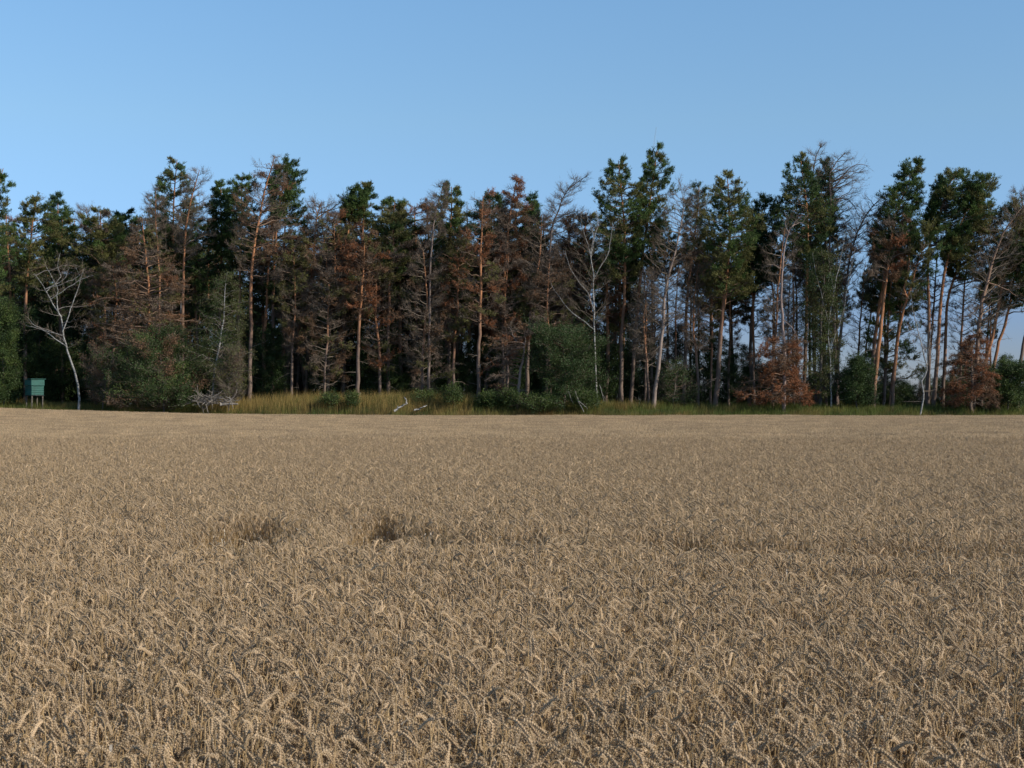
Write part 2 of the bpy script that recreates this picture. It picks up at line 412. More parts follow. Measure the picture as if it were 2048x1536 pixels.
def needle_tufts(s, Pn, Dn, size, col, rng, m=6, w=0.030, spread=0.65):
    n = len(Pn)
    if n == 0: return
    Pn = np.repeat(Pn, m, 0); Dn = np.repeat(Dn, m, 0); c = np.repeat(col, m, 0) * rng.uniform(0.8, 1.25, (n * m, 1))
    d = nrm(Dn + rng.normal(0, spread, Dn.shape)); a = Pn + rng.normal(0, size * 0.22, Pn.shape)
    V, q = slivers(a, a + d * size * rng.uniform(0.6, 1.15, (n * m, 1)), w, rng)
    s.add(V, [q], np.repeat(c, 3, 0))

def leaf_tufts(s, Pn, size, col, rng, m=6, leaf=0.085):
    n = len(Pn)
    if n == 0: return
    c0 = np.repeat(Pn, m, 0) + rng.normal(0, size * 0.5, (n * m, 3)); c = np.repeat(col, m, 0) * rng.uniform(0.75, 1.3, (n * m, 1))
    a = nrm(rng.normal(0, 1, (n * m, 3)) + np.array((0, 0, -0.3))); b = nrm(np.cross(a, rng.normal(0, 1, (n * m, 3))))
    l = leaf * rng.uniform(0.7, 1.2, (n * m, 1))
    V = np.stack([c0 - a * l / 2, c0 + b * l * 0.33, c0 + a * l / 2, c0 - b * l * 0.33], 1).reshape(-1, 3)
    s.add(V, [np.arange(len(V)).reshape(-1, 4)], np.repeat(c, 4, 0))

def thing(name, loc, label, cat, group=None):
    e = bpy.data.objects.new(name, None); COL.objects.link(e); e.location = loc; e.empty_display_size = 1.0
    e['label'] = label; e['category'] = cat
    if group: e['group'] = group
    return e
def part(name, me, parent, label=None):
    o = bpy.data.objects.new(name, me); COL.objects.link(o); o.parent = parent
    if label: o['label'] = label
    return o

def grow(D, trunk, crown, r0=0.17, kind='pine', mix=(('green', 1.0),), n1=34, n2=11, tuft=8, size=0.22, m=5, seed=0, bare=0.0,
         rise=0.25, stubs=8, orange=0.45, base=None, rtop=0.025, twigs=0, dead_mix=None, barkc=None, depth=1.0, droop=0.0, forks=(), w=0.048, dead_w=0.014):
    """returns trunk soup, limb soup, leaf soup and base; the trunk runs through photo points at distance D, the crown is given
    by rows (py, left px, right px)"""
    rng = np.random.default_rng(seed + 1000); n1 = int(n1 * (1.36 if kind == 'pine' else 1.12))
    pts = [P(a, b, D) for a, b in trunk]
    z0 = float(ground_z(pts[0][0], D)) - 0.08; pts[0][2] = z0
    off = rng.uniform(-1, 1) * 0.8
    for i, q in enumerate(pts): q[1] += off * (i / max(1, len(pts) - 1)) ** 2
    tp = resample(pts, 22); H = tp[-1, 2] - z0
    wob = np.cumsum(rng.normal(0, 0.035, tp.shape), 0); wob -= np.linspace(0, 1, 22)[:, None] * wob[-1]; wob[:, 2] = 0; tp = tp + wob
    if kind == 'birch': barkc = (0.36, 0.345, 0.32)
    t = np.linspace(0, 1, 22); rad = r0 * (1 - t) ** 0.75 * 0.86 + rtop; rad[0] *= 1.25; rad[1] *= 1.06
    if kind == 'birch': rad *= 0.85
    ts = Soup(); V, q = tubes(tp[None], rad[None], 9)
    low = np.array((0.165, 0.118, 0.092)); up = np.array((0.36, 0.165, 0.080))
    if barkc is not None: low = up = np.array(barkc)
    k = sstep(orange - 0.15, orange + 0.2, t)[:, None]
    tc = low * (1 - k) + up * k; tc[-4:] = tc[-4:] * 0.75
    ts.add(V, [q], np.repeat(tc, 9, 0) * rng.uniform(0.85, 1.15))
    axz = tp[:, 2]
    def axis_at(z): return np.stack([np.interp(z, axz, tp[:, 0]), np.interp(z, axz, tp[:, 1]), z], -1)
    fpaths = []
    for fk in forks:           # traced extra stems: list of photo points, start radius
        fp = [P(a, b, D) for a, b in fk[0]]; fp[0] = axis_at(fp[0][2])
        dd = rng.normal(0, 0.5)
        for i, q_ in enumerate(fp): q_[1] += dd * i / len(fp) + off * 0.5
        fp = resample(fp, 12); fp[1:] += rng.normal(0, 0.02, (11, 3))
        rr = fk[1] * (0.62 if kind == 'birch' else 1.0) * (1 - np.linspace(0, 1, 12)) ** 0.7 + 0.009
        V, q = tubes(fp[None], rr[None], 6); ts.add(V, [q], up if barkc is None else barkc)
        fpaths.append(fp)
    ls = Soup(); fs = Soup()
    limbc = (0.20, 0.13, 0.09) if kind != 'birch' else (0.30, 0.26, 0.23)
    limbc = np.array(limbc); lk = 1.0 if kind not in ('birch', 'broad') else 0.45
    if fpaths and (twigs or kind == 'birch'):
        FP = np.array(fpaths); nf = 11; i_ = np.repeat(np.arange(len(FP)), nf); o, T_ = on_path(FP, i_, rng.uniform(0.2, 1.0, len(i_)))
        d_ = nrm(T_ * 0.7 + rng.normal(0, 0.6, T_.shape) + np.array((0, 0, 0.25))); l_ = rng.uniform(0.3, 1.1, (len(i_), 1, 1)); t4 = np.linspace(0, 1, 4)[None, :, None]
        bb = o[:, None] + d_[:, None] * l_ * t4 + np.array((0, 0, 0.12)) * l_ * t4 ** 2 + rng.normal(0, 0.03, (len(i_), 4, 3)) * t4
        V, q = tubes(bb, np.full((len(i_), 4), 0.011) * np.array([1, .8, .6, .35]), 3); ls.add(V, [q], np.array(COLR['twig']) * 1.3)
        j_ = np.repeat(np.arange(len(i_)), 9); o, T_ = on_path(bb, j_, rng.uniform(0.15, 1, len(j_))); e2 = o + nrm(T_ + rng.normal(0, 0.6, T_.shape)) * rng.uniform(0.15, 0.5, (len(j_), 1))
        V, q = slivers(o, e2, dead_w, rng); ls.add(V, [q], COLR['twig'])
    # crown
    cr_ = sorted([(P(1024, r[0], D)[2], (r[1] - 1024) * D / F, (r[2] - 1024) * D / F) for r in crown])
    cz = np.array([r[0] for r in cr_]); cl = np.array([r[1] for r in cr_]); cR = np.array([r[2] for r in cr_])
    wt = np.interp(np.linspace(cz[0], cz[-1], 60), cz, cR - cl) + 0.8; cw = np.cumsum(wt) / wt.sum()
    u = (np.arange(n1) + rng.uniform(0, 1, n1)) / n1
    tz = np.interp(u, cw, np.linspace(cz[0], cz[-1], 60))
    az = (np.arange(n1) * 2.399963 + rng.normal(0, 0.35, n1)) % (2 * math.pi)
    L_ = np.interp(tz, cz, cl); R_ = np.interp(tz, cz, cR)
    zc = np.clip(tz, z0 + 0.5, tp[-1, 2]); ax = axis_at(zc)
    ex = np.where(np.cos(az) > 0, np.maximum(R_ - ax[:, 0], 0.15), np.maximum(ax[:, 0] - L_, 0.15)); ey = np.maximum(0.5 * (R_ - L_), 0.2) * depth
    ln = 1 / np.sqrt((np.cos(az) / ex) ** 2 + (np.sin(az) / ey) ** 2) * rng.uniform(0.5, 1.1, n1)
    if kind == 'broad': ln = ln * np.clip(0.86 + 0.16 * np.sin(3 * az + 2.1 * tz + seed) + 0.14 * np.sin(5 * az - 1.3 * tz), 0.55, 1.15)
    tip = np.stack([ax[:, 0] + np.cos(az) * ln, ax[:, 1] + np.sin(az) * ln, tz], 1)
    # where the crown lies wholly beside the trunk, reach for it
    mid_ = (L_ + R_) / 2; out_ = (ax[:, 0] < L_) | (ax[:, 0] > R_)
    tip[out_, 0] = (mid_ + (R_ - L_) * 0.5 * np.cos(az) * rng.uniform(0.5, 1.0, n1))[out_]
    hd = np.linalg.norm(tip[:, :2] - ax[:, :2], axis=1)
    sz = np.clip(tz - hd * rise * rng.uniform(0.4, 1.6, n1), z0 + 0.6, tp[-1, 2] - 0.15); sz = np.minimum(sz, tz + 0.6 * hd)
    st = axis_at(sz)
    K = 7; tt = np.linspace(0, 1, K)[None, :, None]
    ctrl = st * 0.45 + tip * 0.55; ctrl[:, 2] += hd * rng.uniform(-0.12, 0.22, n1) + droop * hd * 0.5
    pr = (1 - tt) ** 2 * st[:, None] + 2 * tt * (1 - tt) * ctrl[:, None] + tt ** 2 * tip[:, None]
    jit = rng.normal(0, 0.05, pr.shape) * np.minimum(tt * 3, 1) * np.minimum(hd, 2.5)[:, None, None] * 0.6; pr = pr + jit
    r1 = np.clip(0.014 + 0.015 * hd, 0.012, r0 * 0.5) * lk; rr = r1[:, None] * (1 - 0.8 * np.linspace(0, 1, K))[None]
    V, q = tubes(pr, rr, 4); ls.add(V, [q], limbc if bare < 0.5 else np.array(COLR['twig']) * 1.2)
    # secondaries
    i2 = np.repeat(np.arange(n1), n2); N2 = len(i2); u2 = rng.uniform(0.22, 1.0, N2) ** 0.85
    p2, T2 = on_path(pr, i2, u2)
    side = nrm(np.cross(T2, np.array((0, 0, 1.0)))); sg = rng.choice([-1, 1], N2)[:, None]
    d2 = nrm(T2 * rng.uniform(0.3, 1.0, (N2, 1)) + side * sg * rng.uniform(0.2, 1.0, (N2, 1)) + np.array((0, 0, 1.0)) * rng.normal(0.18 - droop, 0.25, (N2, 1)))
    l2 = (0.34 * hd[i2] * (1.25 - u2) + 0.34) * rng.uniform(0.6, 1.3, N2); l2 = np.minimum(l2, 1.8)
    K2 = 4; t2 = np.linspace(0, 1, K2)[None, :, None]
    s2 = p2[:, None] + d2[:, None] * l2[:, None, None] * t2 + np.array((0, 0, 1.0)) * (l2[:, None, None] * (0.22 - 1.0 * droop) * t2 ** 2) + rng.normal(0, 0.03, (N2, K2, 3)) * t2
    kk = [0, 3] if bare < 0.5 else [0, 2, 3]; V, q = tubes(s2[:, kk], np.full((N2, len(kk)), 0.009) * (1 - 0.7 * np.linspace(0, 1, len(kk)))[None], 3)
    dead1 = rng.uniform(size=n1) < bare
    tcz = np.where(dead1[i2], 1.0, 0.75)[:, None] * np.array(COLR['twig'])
    ls.add(V, [q], np.repeat(tcz, len(kk) * 3, 0))
    # foliage, in clumps whose colour is drawn limb by limb
    names = [a for a, _ in mix]; pw = np.array([b for _, b in mix], float); pw /= pw.sum()
    pal = np.array([COLR[a] for a in names]); c1 = pal[rng.choice(len(names), n1, p=pw)] * rng.uniform(0.8, 1.25, (n1, 1))
    live = ~dead1[i2]
    il = np.repeat(np.nonzero(live)[0], tuft); nT = len(il)
    if nT:
        v = rng.uniform(0.15, 1.08, nT); pt, Tt = on_path(s2, il, v); pt = pt + rng.normal(0, 0.05, pt.shape)
        cc = c1[i2[il]]
        if kind in ('pine',):
            needle_tufts(fs, pt, nrm(Tt * 0.8 + np.array((0, 0, 0.55))), size, cc, rng, m, w)
        elif kind == 'rusty':
            needle_tufts(fs, pt, nrm(Tt * 0.8 + np.array((0, 0, -0.15))), size, cc, rng, m, w, 0.8)
        else:
            leaf_tufts(fs, pt, size, cc, rng, m, 0.10 if kind == 'broad' else 0.085)
    # fine dead twigs
    if twigs:
        twigs = max(2, int(twigs * 0.85))
        it = np.repeat(np.arange(N2), twigs); v = rng.uniform(0.05, 1.0, len(it)); pt, Tt = on_path(s2, it, v)
        d = nrm(Tt * 0.9 + rng.normal(0, 0.55, Tt.shape) + np.array((0, 0, 0.15 - droop))); l = rng.uniform(0.15, 0.5, (len(it), 1))
        e_ = pt + d * l; V, q = slivers(pt, e_, dead_w, rng)
        names = [a for a, _ in (dead_mix or (('twig', 1), ('grey', 1)))]; dm = np.array([COLR[a] for a in names])
        cc = dm[rng.integers(0, len(names), n1)][i2[it]] * rng.uniform(0.75, 1.25, (len(it), 1))
        ls.add(V, [q], np.repeat(cc, 3, 0))
        k3 = rng.uniform(size=len(it)) < 0.7; a3 = (pt * 0.45 + e_ * 0.55)[k3]; d3 = nrm(d[k3] + rng.normal(0, 0.6, (k3.sum(), 3)))
        V, q = slivers(a3, a3 + d3 * rng.uniform(0.1, 0.3, (k3.sum(), 1)), dead_w * 0.8, rng); ls.add(V, [q], np.repeat(cc[k3], 3, 0))
    # dead stubs under the crown
    if stubs:
        zb = rng.uniform(z0 + 1.2, max(z0 + 2.0, cz[0] + 0.3), stubs); a = rng.uniform(0, 6.28, stubs); l = rng.uniform(0.3, 1.5, stubs)
        o = axis_at(zb); h_ = np.stack([np.cos(a), np.sin(a) * 0.8, rng.uniform(-0.3, 0.35, stubs)], 1); t5 = np.linspace(0, 1, 5)[None, :, None]
        bp = o[:, None] + h_[:, None] * l[:, None, None] * t5 + np.array((0, 0, -1.0)) * l[:, None, None] * t5 ** 2 * rng.uniform(-0.2, 0.5, (stubs, 1, 1)) + rng.normal(0, 0.05, (stubs, 5, 3)) * t5
        V, q = tubes(bp, (0.011 + 0.010 * l)[:, None] * (1 - 0.8 * np.linspace(0, 1, 5))[None], 4); ls.add(V, [q], np.array(COLR['pale']) * 0.8)
        i_ = np.repeat(np.arange(stubs), 9); pt, Tt = on_path(bp, i_, rng.uniform(0.2, 1, len(i_)))
        V, q = slivers(pt, pt + nrm(Tt + rng.normal(0, 0.7, Tt.shape)) * rng.uniform(0.15, 0.5, (len(i_), 1)), 0.014, rng); ls.add(V, [q], np.array(COLR['twig']))
    return ts, ls, fs, tp[0] + np.array((0, 0, 0.08))

def make_tree(name, cat, label, group=None, **kw):
    ts, ls, fs, b = grow(**kw)
    kd = kw.get('kind', 'pine')
    e = thing(name, tuple(b), label, cat, group)
    part("trunk", ts.mesh("trunk", M_birch if kd == 'birch' else M_bark, b, smooth=True), e)
    c = part("crown", ls.mesh("crown", M_twig, b), e)
    if fs.n: part("foliage", fs.mesh("foliage", M_needle if kd in ('pine', 'rusty') else M_leaf, b), c)
    return e

GREEN = (('green', 5), ('dark', 2), ('olive', 2)); OLIVE = (('olive', 5), ('green', 3), ('grey', 0.6)); MIXR = (('brown', 3), ('rust', 3), ('olive', 1.5), ('grey', 1))
RUST = (('rust', 4), ('brown', 2)); BROWN = (('brown', 4), ('rust', 1.5), ('grey', 2)); TEAL = (('teal', 3), ('green', 1)); DARK = (('dark', 4), ('green', 1))
#@@TREES@@
def widen(c, f):
    c = sorted(c); return [c[0]] + [(y, (l + r) / 2 - (r - l) / 2 * f, (l + r) / 2 + (r - l) / 2 * f) for y, l, r in c[1:]]
def pine(label, D, trunk, crown, **kw):
    kw.setdefault('mix', GREEN); crown = widen(crown, 1.1)
    return make_tree("pine_tree", "pine tree", label, D=D, trunk=trunk, crown=crown, **kw)
def dead(label, D, trunk, crown, **kw):
    crown = widen(crown, 1.08)
    kw.setdefault('bare', 1.0); kw.setdefault('twigs', 15); kw.setdefault('n1', 30); kw.setdefault('n2', 11); kw.setdefault('rise', 0.45)
    return make_tree("dead_pine_tree", "dead pine", label, D=D, trunk=trunk, crown=crown, **kw)
def rusty(label, D, trunk, crown, **kw):
    crown = widen(crown, 1.16 if crown[0][0] < 600 else 1.0)
    kw['bare'] = kw.get('bare', 0.2) * 0.72; kw['tuft'] = kw.get('tuft', 7) + 1
    kw.setdefault('kind', 'rusty'); kw.setdefault('mix', RUST); kw.setdefault('bare', 0.2); kw.setdefault('m', 4); kw.setdefault('w', 0.040); kw['twigs'] = kw.get('twigs', 5) + 1; kw['mix'] = tuple(kw['mix']) + ((('olive', 1.6),) if crown[0][0] < 600 else ())
    return make_tree("browning_pine_tree", "pine tree", label, D=D, trunk=trunk, crown=crown, **kw)
s = iter(range(1, 999))
# --- left end
pine("tall dense green pine cut off by the left edge of the picture", 113, [(-30, 800), (-30, 600), (-18, 450), (5, 336)],
     [(334, 0, 12), (380, -25, 22), (420, -45, 22), (480, -60, 30), (560, -60, 28), (640, -60, 20)], n1=60, n2=9, seed=next(s))
pine("olive pine with rounded top, second crown from the left edge", 117, [(52, 795), (54, 640), (60, 520), (75, 395)],
     [(392, 66, 82), (420, 45, 100), (460, 30, 120), (520, 35, 110), (570, 40, 80)], mix=OLIVE, n1=44, seed=next(s), twigs=2, bare=0.1)
pine("small pointed blue green pine behind the white forked birch", 122, [(125, 800), (120, 600), (118, 390)],
     [(388, 115, 121), (420, 102, 135), (450, 92, 148), (490, 95, 150), (540, 90, 150)], mix=TEAL, n1=36, seed=next(s))
dead("bare spreading crown rising over the olive pines at left", 124, [(190, 800), (188, 600), (185, 470), (178, 425)],
     [(416, 165, 212), (430, 150, 215), (450, 148, 205), (480, 170, 200)], n1=16, seed=next(s), rise=0.7)
pine("broad olive pine between the forked birch and the big brown pine", 118, [(215, 800), (212, 600), (205, 425)],
     [(420, 192, 216), (440, 172, 240), (480, 130, 255), (540, 110, 250), (600, 130, 220)], mix=OLIVE, n1=56, seed=next(s))
pine("low dark pine top just left of the big brown pine", 121, [(255, 800), (252, 600), (248, 425)],
     [(424, 240, 256), (445, 228, 285), (500, 215, 290), (560, 220, 270)], mix=DARK, n1=36, seed=next(s))
pine("tall narrow grey green pine left of the bare crowned pine", 119, [(342, 800), (345, 600), (352, 420), (358, 322)],
     [(321, 355, 360), (350, 328, 374), (385, 322, 378), (425, 292, 400), (470, 315, 400), (530, 320, 390)], mix=(('green', 3), ('teal', 2), ('olive', 1)), n1=50, seed=next(s))
dead("tall dead pine with upswept bare branches near the left third", 117, [(366, 800), (368, 600), (370, 480), (382, 410), (402, 342)],
     [(340, 385, 414), (360, 370, 420), (395, 366, 424), (430, 350, 440), (470, 345, 440), (510, 350, 400)], n1=40, seed=next(s), twigs=14, mix=BROWN)
dead("slim bare pine top among green crowns left of centre left", 116, [(318, 800), (316, 560), (312, 440), (316, 385)],
     [(384, 310, 320), (400, 296, 332), (430, 290, 340), (470, 300, 330)], n1=18, seed=next(s), r0=0.1)
rusty("wide conical browning pine with dense twiggy crown and orange trunk", 112.5, [(298, 800), (297, 690), (298, 600), (294, 520), (288, 442)],
      [(440, 282, 292), (465, 262, 310), (500, 240, 345), (540, 215, 365), (590, 215, 385), (620, 205, 375), (660, 190, 370), (700, 185, 360)],
      mix=(('brown', 4), ('rust', 1), ('grey', 3)), n1=90, n2=9, twigs=13, dead_w=0.02, bare=0.35, tuft=5, seed=next(s), rise=0.1, orange=0.3, r0=0.19, dead_mix=(('brown', 2), ('twig', 1)), droop=0.12)
# --- birches at left
make_tree("birch_tree", "birch", "white forked birch with bare twisting limbs beside the green hunting hide", D=109.5, kind='birch',
     trunk=[(158, 800), (152, 765), (142, 730), (131, 690), (128, 660), (124, 636), (110, 612), (98, 590), (85, 565), (72, 548)],
     crown=[(520, 110, 150), (545, 65, 190), (580, 60, 195), (630, 50, 190), (690, 60, 180)], mix=(('birchleaf', 1),), n1=16, n2=6, tuft=4, m=3, size=0.3, twigs=5, bare=0.4, r0=0.11, rtop=0.018, stubs=0,
     forks=[([(129, 664), (136, 640), (150, 600), (162, 565), (170, 537)], 0.065), ([(150, 600), (165, 560), (190, 552)], 0.04), ([(131, 692), (112, 678), (95, 665), (70, 655), (50, 650)], 0.06), ([(110, 671), (90, 660), (66, 645), (60, 635)], 0.035),
            ([(122, 630), (115, 600), (118, 580), (108, 560), (92, 530)], 0.05), ([(118, 580), (128, 560), (140, 535)], 0.035), ([(158, 580), (155, 555), (152, 535)], 0.03), ([(118, 585), (122, 555), (115, 535), (120, 505)], 0.03)], seed=next(s))
make_tree("birch_tree", "birch", "slender white birch with fine drooping leaves behind the brush heap", D=110, kind='birch',
     trunk=[(426, 800), (425, 760), (430, 725), (438, 680), (445, 640), (450, 600), (456, 545)],
     crown=[(540, 448, 464), (570, 415, 485), (620, 392, 500), (680, 378, 508), (730, 380, 512), (765, 395, 505)], mix=(('birchleaf', 3), ('leaf', 1)), n1=60, n2=9, m=4, size=0.32, droop=0.3, twigs=3, r0=0.10, rtop=0.02, stubs=4, seed=next(s))
make_tree("birch_tree", "birch", "thin white birch stem showing between dark pines above the left bushes", D=118, kind='birch',
     trunk=[(362, 800), (362, 640), (366, 560), (368, 500), (372, 470)], crown=[(470, 350, 390), (530, 340, 400), (600, 345, 395)], mix=(('birchleaf', 1),), n1=12, n2=5, tuft=4, m=3, size=0.3, r0=0.09, stubs=0, seed=next(s))
# --- left of centre
pine("small green pine with pointed top between two taller crowns", 121, [(440, 800), (442, 600), (442, 368)],
     [(366, 439, 445), (385, 425, 452), (410, 415, 460), (450, 415, 465), (500, 420, 470)], n1=40, mix=(('green', 3), ('teal', 1)), seed=next(s))
pine("dark green pine with blunt top left of the tallest dead crown", 119, [(478, 800), (480, 600), (485, 355)],
     [(352, 480, 490), (370, 462, 506), (400, 460, 512), (440, 440, 520), (490, 450, 520), (530, 455, 510)], mix=(('dark', 3), ('green', 3)), n1=46, seed=next(s))
rusty("tall dying pine with a bare forked top and rusty lower branches", 115, [(497, 800), (499, 700), (500, 600), (507, 500), (520, 430), (532, 370), (552, 314)],
      [(312, 520, 560), (340, 505, 560), (370, 505, 575), (410, 480, 600), (450, 470, 590), (490, 478, 590), (540, 470, 570)],
      mix=(('brown', 3), ('rust', 1.5), ('grey', 2)), n1=56, n2=9, twigs=11, bare=0.65, tuft=5, seed=next(s), orange=0.35, r0=0.19)
pine("dark green pine top leaning right beside the dead forked crown", 118, [(545, 800), (548, 600), (556, 440), (574, 324)],
     [(320, 570, 582), (340, 552, 600), (356, 545, 622), (385, 540, 610), (420, 545, 605), (450, 550, 590)], mix=(('green', 4), ('dark', 3)), n1=48, seed=next(s))
pine("bent pine with thin crown and orange trunk over the dark gap", 117, [(527, 800), (530, 690), (536, 600), (541, 520), (552, 450)],
     [(440, 540, 575), (480, 520, 600), (530, 510, 590), (570, 520, 570)], mix=BROWN, twigs=8, bare=0.6, n1=26, seed=next(s), orange=0.3)
dead("gnarled dead pine with claw like branches against the sky", 118, [(612, 800), (618, 640), (628, 520), (634, 440), (645, 405)],
     [(396, 640, 690), (410, 615, 695), (430, 620, 680), (470, 600, 680), (520, 590, 670)], n1=26, seed=next(s), forks=[([(634, 440), (650, 425), (672, 410), (685, 396)], 0.05), ([(636, 430), (630, 410), (622, 402)], 0.03)])
pine("small dark green pine leaning right, alone above the browned crowns", 118, [(688, 800), (690, 600), (700, 440), (732, 372)],
     [(370, 728, 738), (380, 715, 748), (400, 685, 742), (425, 675, 728), (445, 690, 725)], mix=(('dark', 2), ('green', 3), ('olive', 1)), n1=34, seed=next(s))
pine("thin grey green pine with see through crown above the dark gap", 120, [(575, 800), (580, 700), (588, 600), (596, 520), (602, 460)],
     [(455, 590, 615), (480, 570, 640), (530, 560, 640), (580, 565, 620)], mix=OLIVE, twigs=5, bare=0.4, n1=30, seed=next(s))
rusty("broad rust brown pine crown right of the gnarled dead tree", 116.5, [(655, 800), (660, 650), (668, 540), (672, 435)],
      [(430, 650, 700), (460, 615, 725), (500, 600, 720), (560, 605, 715), (620, 620, 700)], mix=MIXR, n1=50, seed=next(s), twigs=8, orange=0.5)
rusty("rusty pine with lit orange trunk at the middle left", 113.5, [(715, 800), (717, 700), (721, 600), (728, 520), (730, 470)],
      [(460, 715, 745), (500, 690, 765), (545, 675, 765), (590, 680, 755), (625, 690, 745)], mix=(('rust', 4), ('brown', 3)), n1=44, n2=9, seed=next(s), orange=0.4, twigs=6)
pine("olive green pine with rounded crown left of the rusty dome", 115.5, [(775, 800), (778, 640), (782, 520), (790, 404)],
     [(400, 780, 800), (425, 755, 812), (470, 742, 820), (520, 745, 815), (560, 750, 810)], mix=OLIVE, n1=48, seed=next(s), twigs=3, bare=0.15)
rusty("rust coloured domed crown behind the olive pine", 119, [(835, 800), (832, 600), (828, 410)],
      [(405, 795, 862), (420, 770, 875), (450, 790, 880), (500, 800, 880), (560, 805, 860)], mix=(('rust', 3), ('brown', 3), ('grey', 1)), n1=50, seed=next(s), twigs=6)
dead("very slim leaning bare tree with feathery top left of centre", 113.5, [(856, 800), (858, 700), (862, 560), (868, 450), (876, 410), (888, 370)],
     [(368, 880, 892), (390, 865, 892), (420, 855, 890), (470, 845, 895)], n1=20, r0=0.12, seed=next(s), barkc=(0.20, 0.15, 0.125), dead_w=0.012)
pine("dark green pine with blocky top just left of centre", 117, [(898, 800), (900, 600), (904, 376)],
     [(372, 895, 912), (390, 878, 922), (420, 872, 922), (450, 865, 940), (500, 868, 945), (560, 870, 935), (600, 880, 925)], mix=(('green', 4), ('olive', 3), ('dark', 2)), n1=54, seed=next(s))
rusty("dying pine with straight lit trunk at centre and rusty lower limbs", 112.5, [(957, 800), (959, 740), (962, 650), (964, 560), (964, 470), (966, 390)],
      [(384, 958, 985), (410, 940, 1000), (450, 925, 1000), (500, 920, 1005), (560, 915, 1000), (620, 910, 1000), (650, 930, 990)], mix=(('brown', 3), ('rust', 3), ('olive', 1), ('grey', 2)),
      n1=50, n2=9, twigs=7, bare=0.45, seed=next(s), orange=0.35, r0=0.16)
pine("dark pine crown showing behind the straight centre trunk", 119, [(990, 800), (988, 600), (985, 388)],
     [(386, 978, 990), (400, 955, 1010), (430, 945, 1020), (480, 960, 1020), (540, 970, 1010)], mix=DARK, n1=40, seed=next(s))
rusty("narrow pointed reddish pine standing above its neighbours at centre", 116, [(1005, 800), (1006, 650), (1012, 520), (1020, 430), (1033, 360)],
      [(358, 1031, 1036), (380, 1015, 1045), (410, 1008, 1056), (440, 1000, 1058), (490, 1000, 1055), (530, 1000, 1040)], mix=(('rust', 2), ('brown', 2), ('grey', 3)), n1=44, seed=next(s), twigs=6, orange=0.4, tuft=6)
pine("tiny green pine tip right of the reddish pointed pine", 120, [(1060, 800), (1062, 600), (1064, 396)],
     [(394, 1062, 1067), (410, 1052, 1072), (440, 1045, 1080), (500, 1045, 1080)], mix=TEAL, n1=30, seed=next(s))
dead("wide grey dead pine crown right of the reddish pine", 114.5, [(1050, 800), (1056, 690), (1066, 600), (1078, 520), (1082, 430)],
     [(425, 1065, 1100), (445, 1045, 1115), (480, 1030, 1120), (530, 1025, 1130), (580, 1040, 1120)], n1=44, n2=9, twigs=12, seed=next(s), dead_mix=(('grey', 2), ('twig', 1), ('brown', 1)), orange=0.5)
dead("dark twisted dead tree arching right against the sky at centre right", 115, [(1095, 800), (1098, 600), (1106, 460), (1122, 415), (1134, 385), (1150, 368), (1174, 350)],
     [(350, 1150, 1175), (370, 1118, 1170), (390, 1110, 1160), (420, 1090, 1165), (450, 1095, 1150)], n1=30, twigs=9, seed=next(s), r0=0.14, barkc=(0.12, 0.095, 0.085), dead_w=0.012, orange=2)
rusty("low rusty crown behind the bare white birch", 118, [(1140, 800), (1140, 600), (1142, 430)],
      [(425, 1125, 1165), (445, 1100, 1180), (490, 1090, 1190), (560, 1100, 1185), (620, 1110, 1170)], mix=(('brown', 3), ('rust', 2), ('grey', 2)), n1=46, seed=next(s), twigs=7)
make_tree("birch_tree", "birch", "bare white birch with forked limbs at the centre right", D=112.3, kind='birch',
     trunk=[(1194, 800), (1192, 720), (1190, 670), (1192, 620), (1186, 575), (1185, 545), (1180, 510), (1170, 470), (1160, 440), (1166, 420)],
     crown=[(418, 1150, 1205), (460, 1140, 1228), (510, 1130, 1235), (570, 1110, 1225), (640, 1110, 1215)], bare=1.0, mix=(('birchleaf', 1),), n1=30, n2=7, twigs=9, r0=0.09, rtop=0.014, stubs=0, dead_w=0.012, rise=0.8,
     forks=[([(1187, 558), (1200, 535), (1215, 510), (1222, 470), (1225, 445)], 0.055), ([(1181, 515), (1188, 480), (1196, 450), (1193, 415)], 0.05), ([(1192, 620), (1175, 585), (1155, 560), (1140, 535), (1130, 500)], 0.04), ([(1180, 508), (1186, 470), (1176, 440), (1172, 418)], 0.035),
            ([(1191, 660), (1165, 640), (1140, 622), (1120, 595), (1105, 575), (1097, 545)], 0.045)], seed=next(s))
rusty("dead barked pine stump leaning right with curling brown twigs by the big bush", 110, [(1034, 800), (1038, 760), (1044, 720), (1050, 685), (1048, 665)],
      [(650, 1020, 1060), (680, 975, 1050), (720, 965, 1030), (760, 960, 1025), (790, 965, 1010)], mix=(('brown', 3), ('grey', 3), ('rust', 1)), n1=26, n2=7, twigs=10, bare=0.55, seed=next(s), rise=-0.1, orange=2, r0=0.14, barkc=(0.26, 0.2, 0.165), droop=0.2,
      forks=[([(1047, 690), (1030, 680), (1022, 660), (1016, 655)], 0.04), ([(1046, 695), (1020, 700), (1010, 720), (1005, 690)], 0.02)])
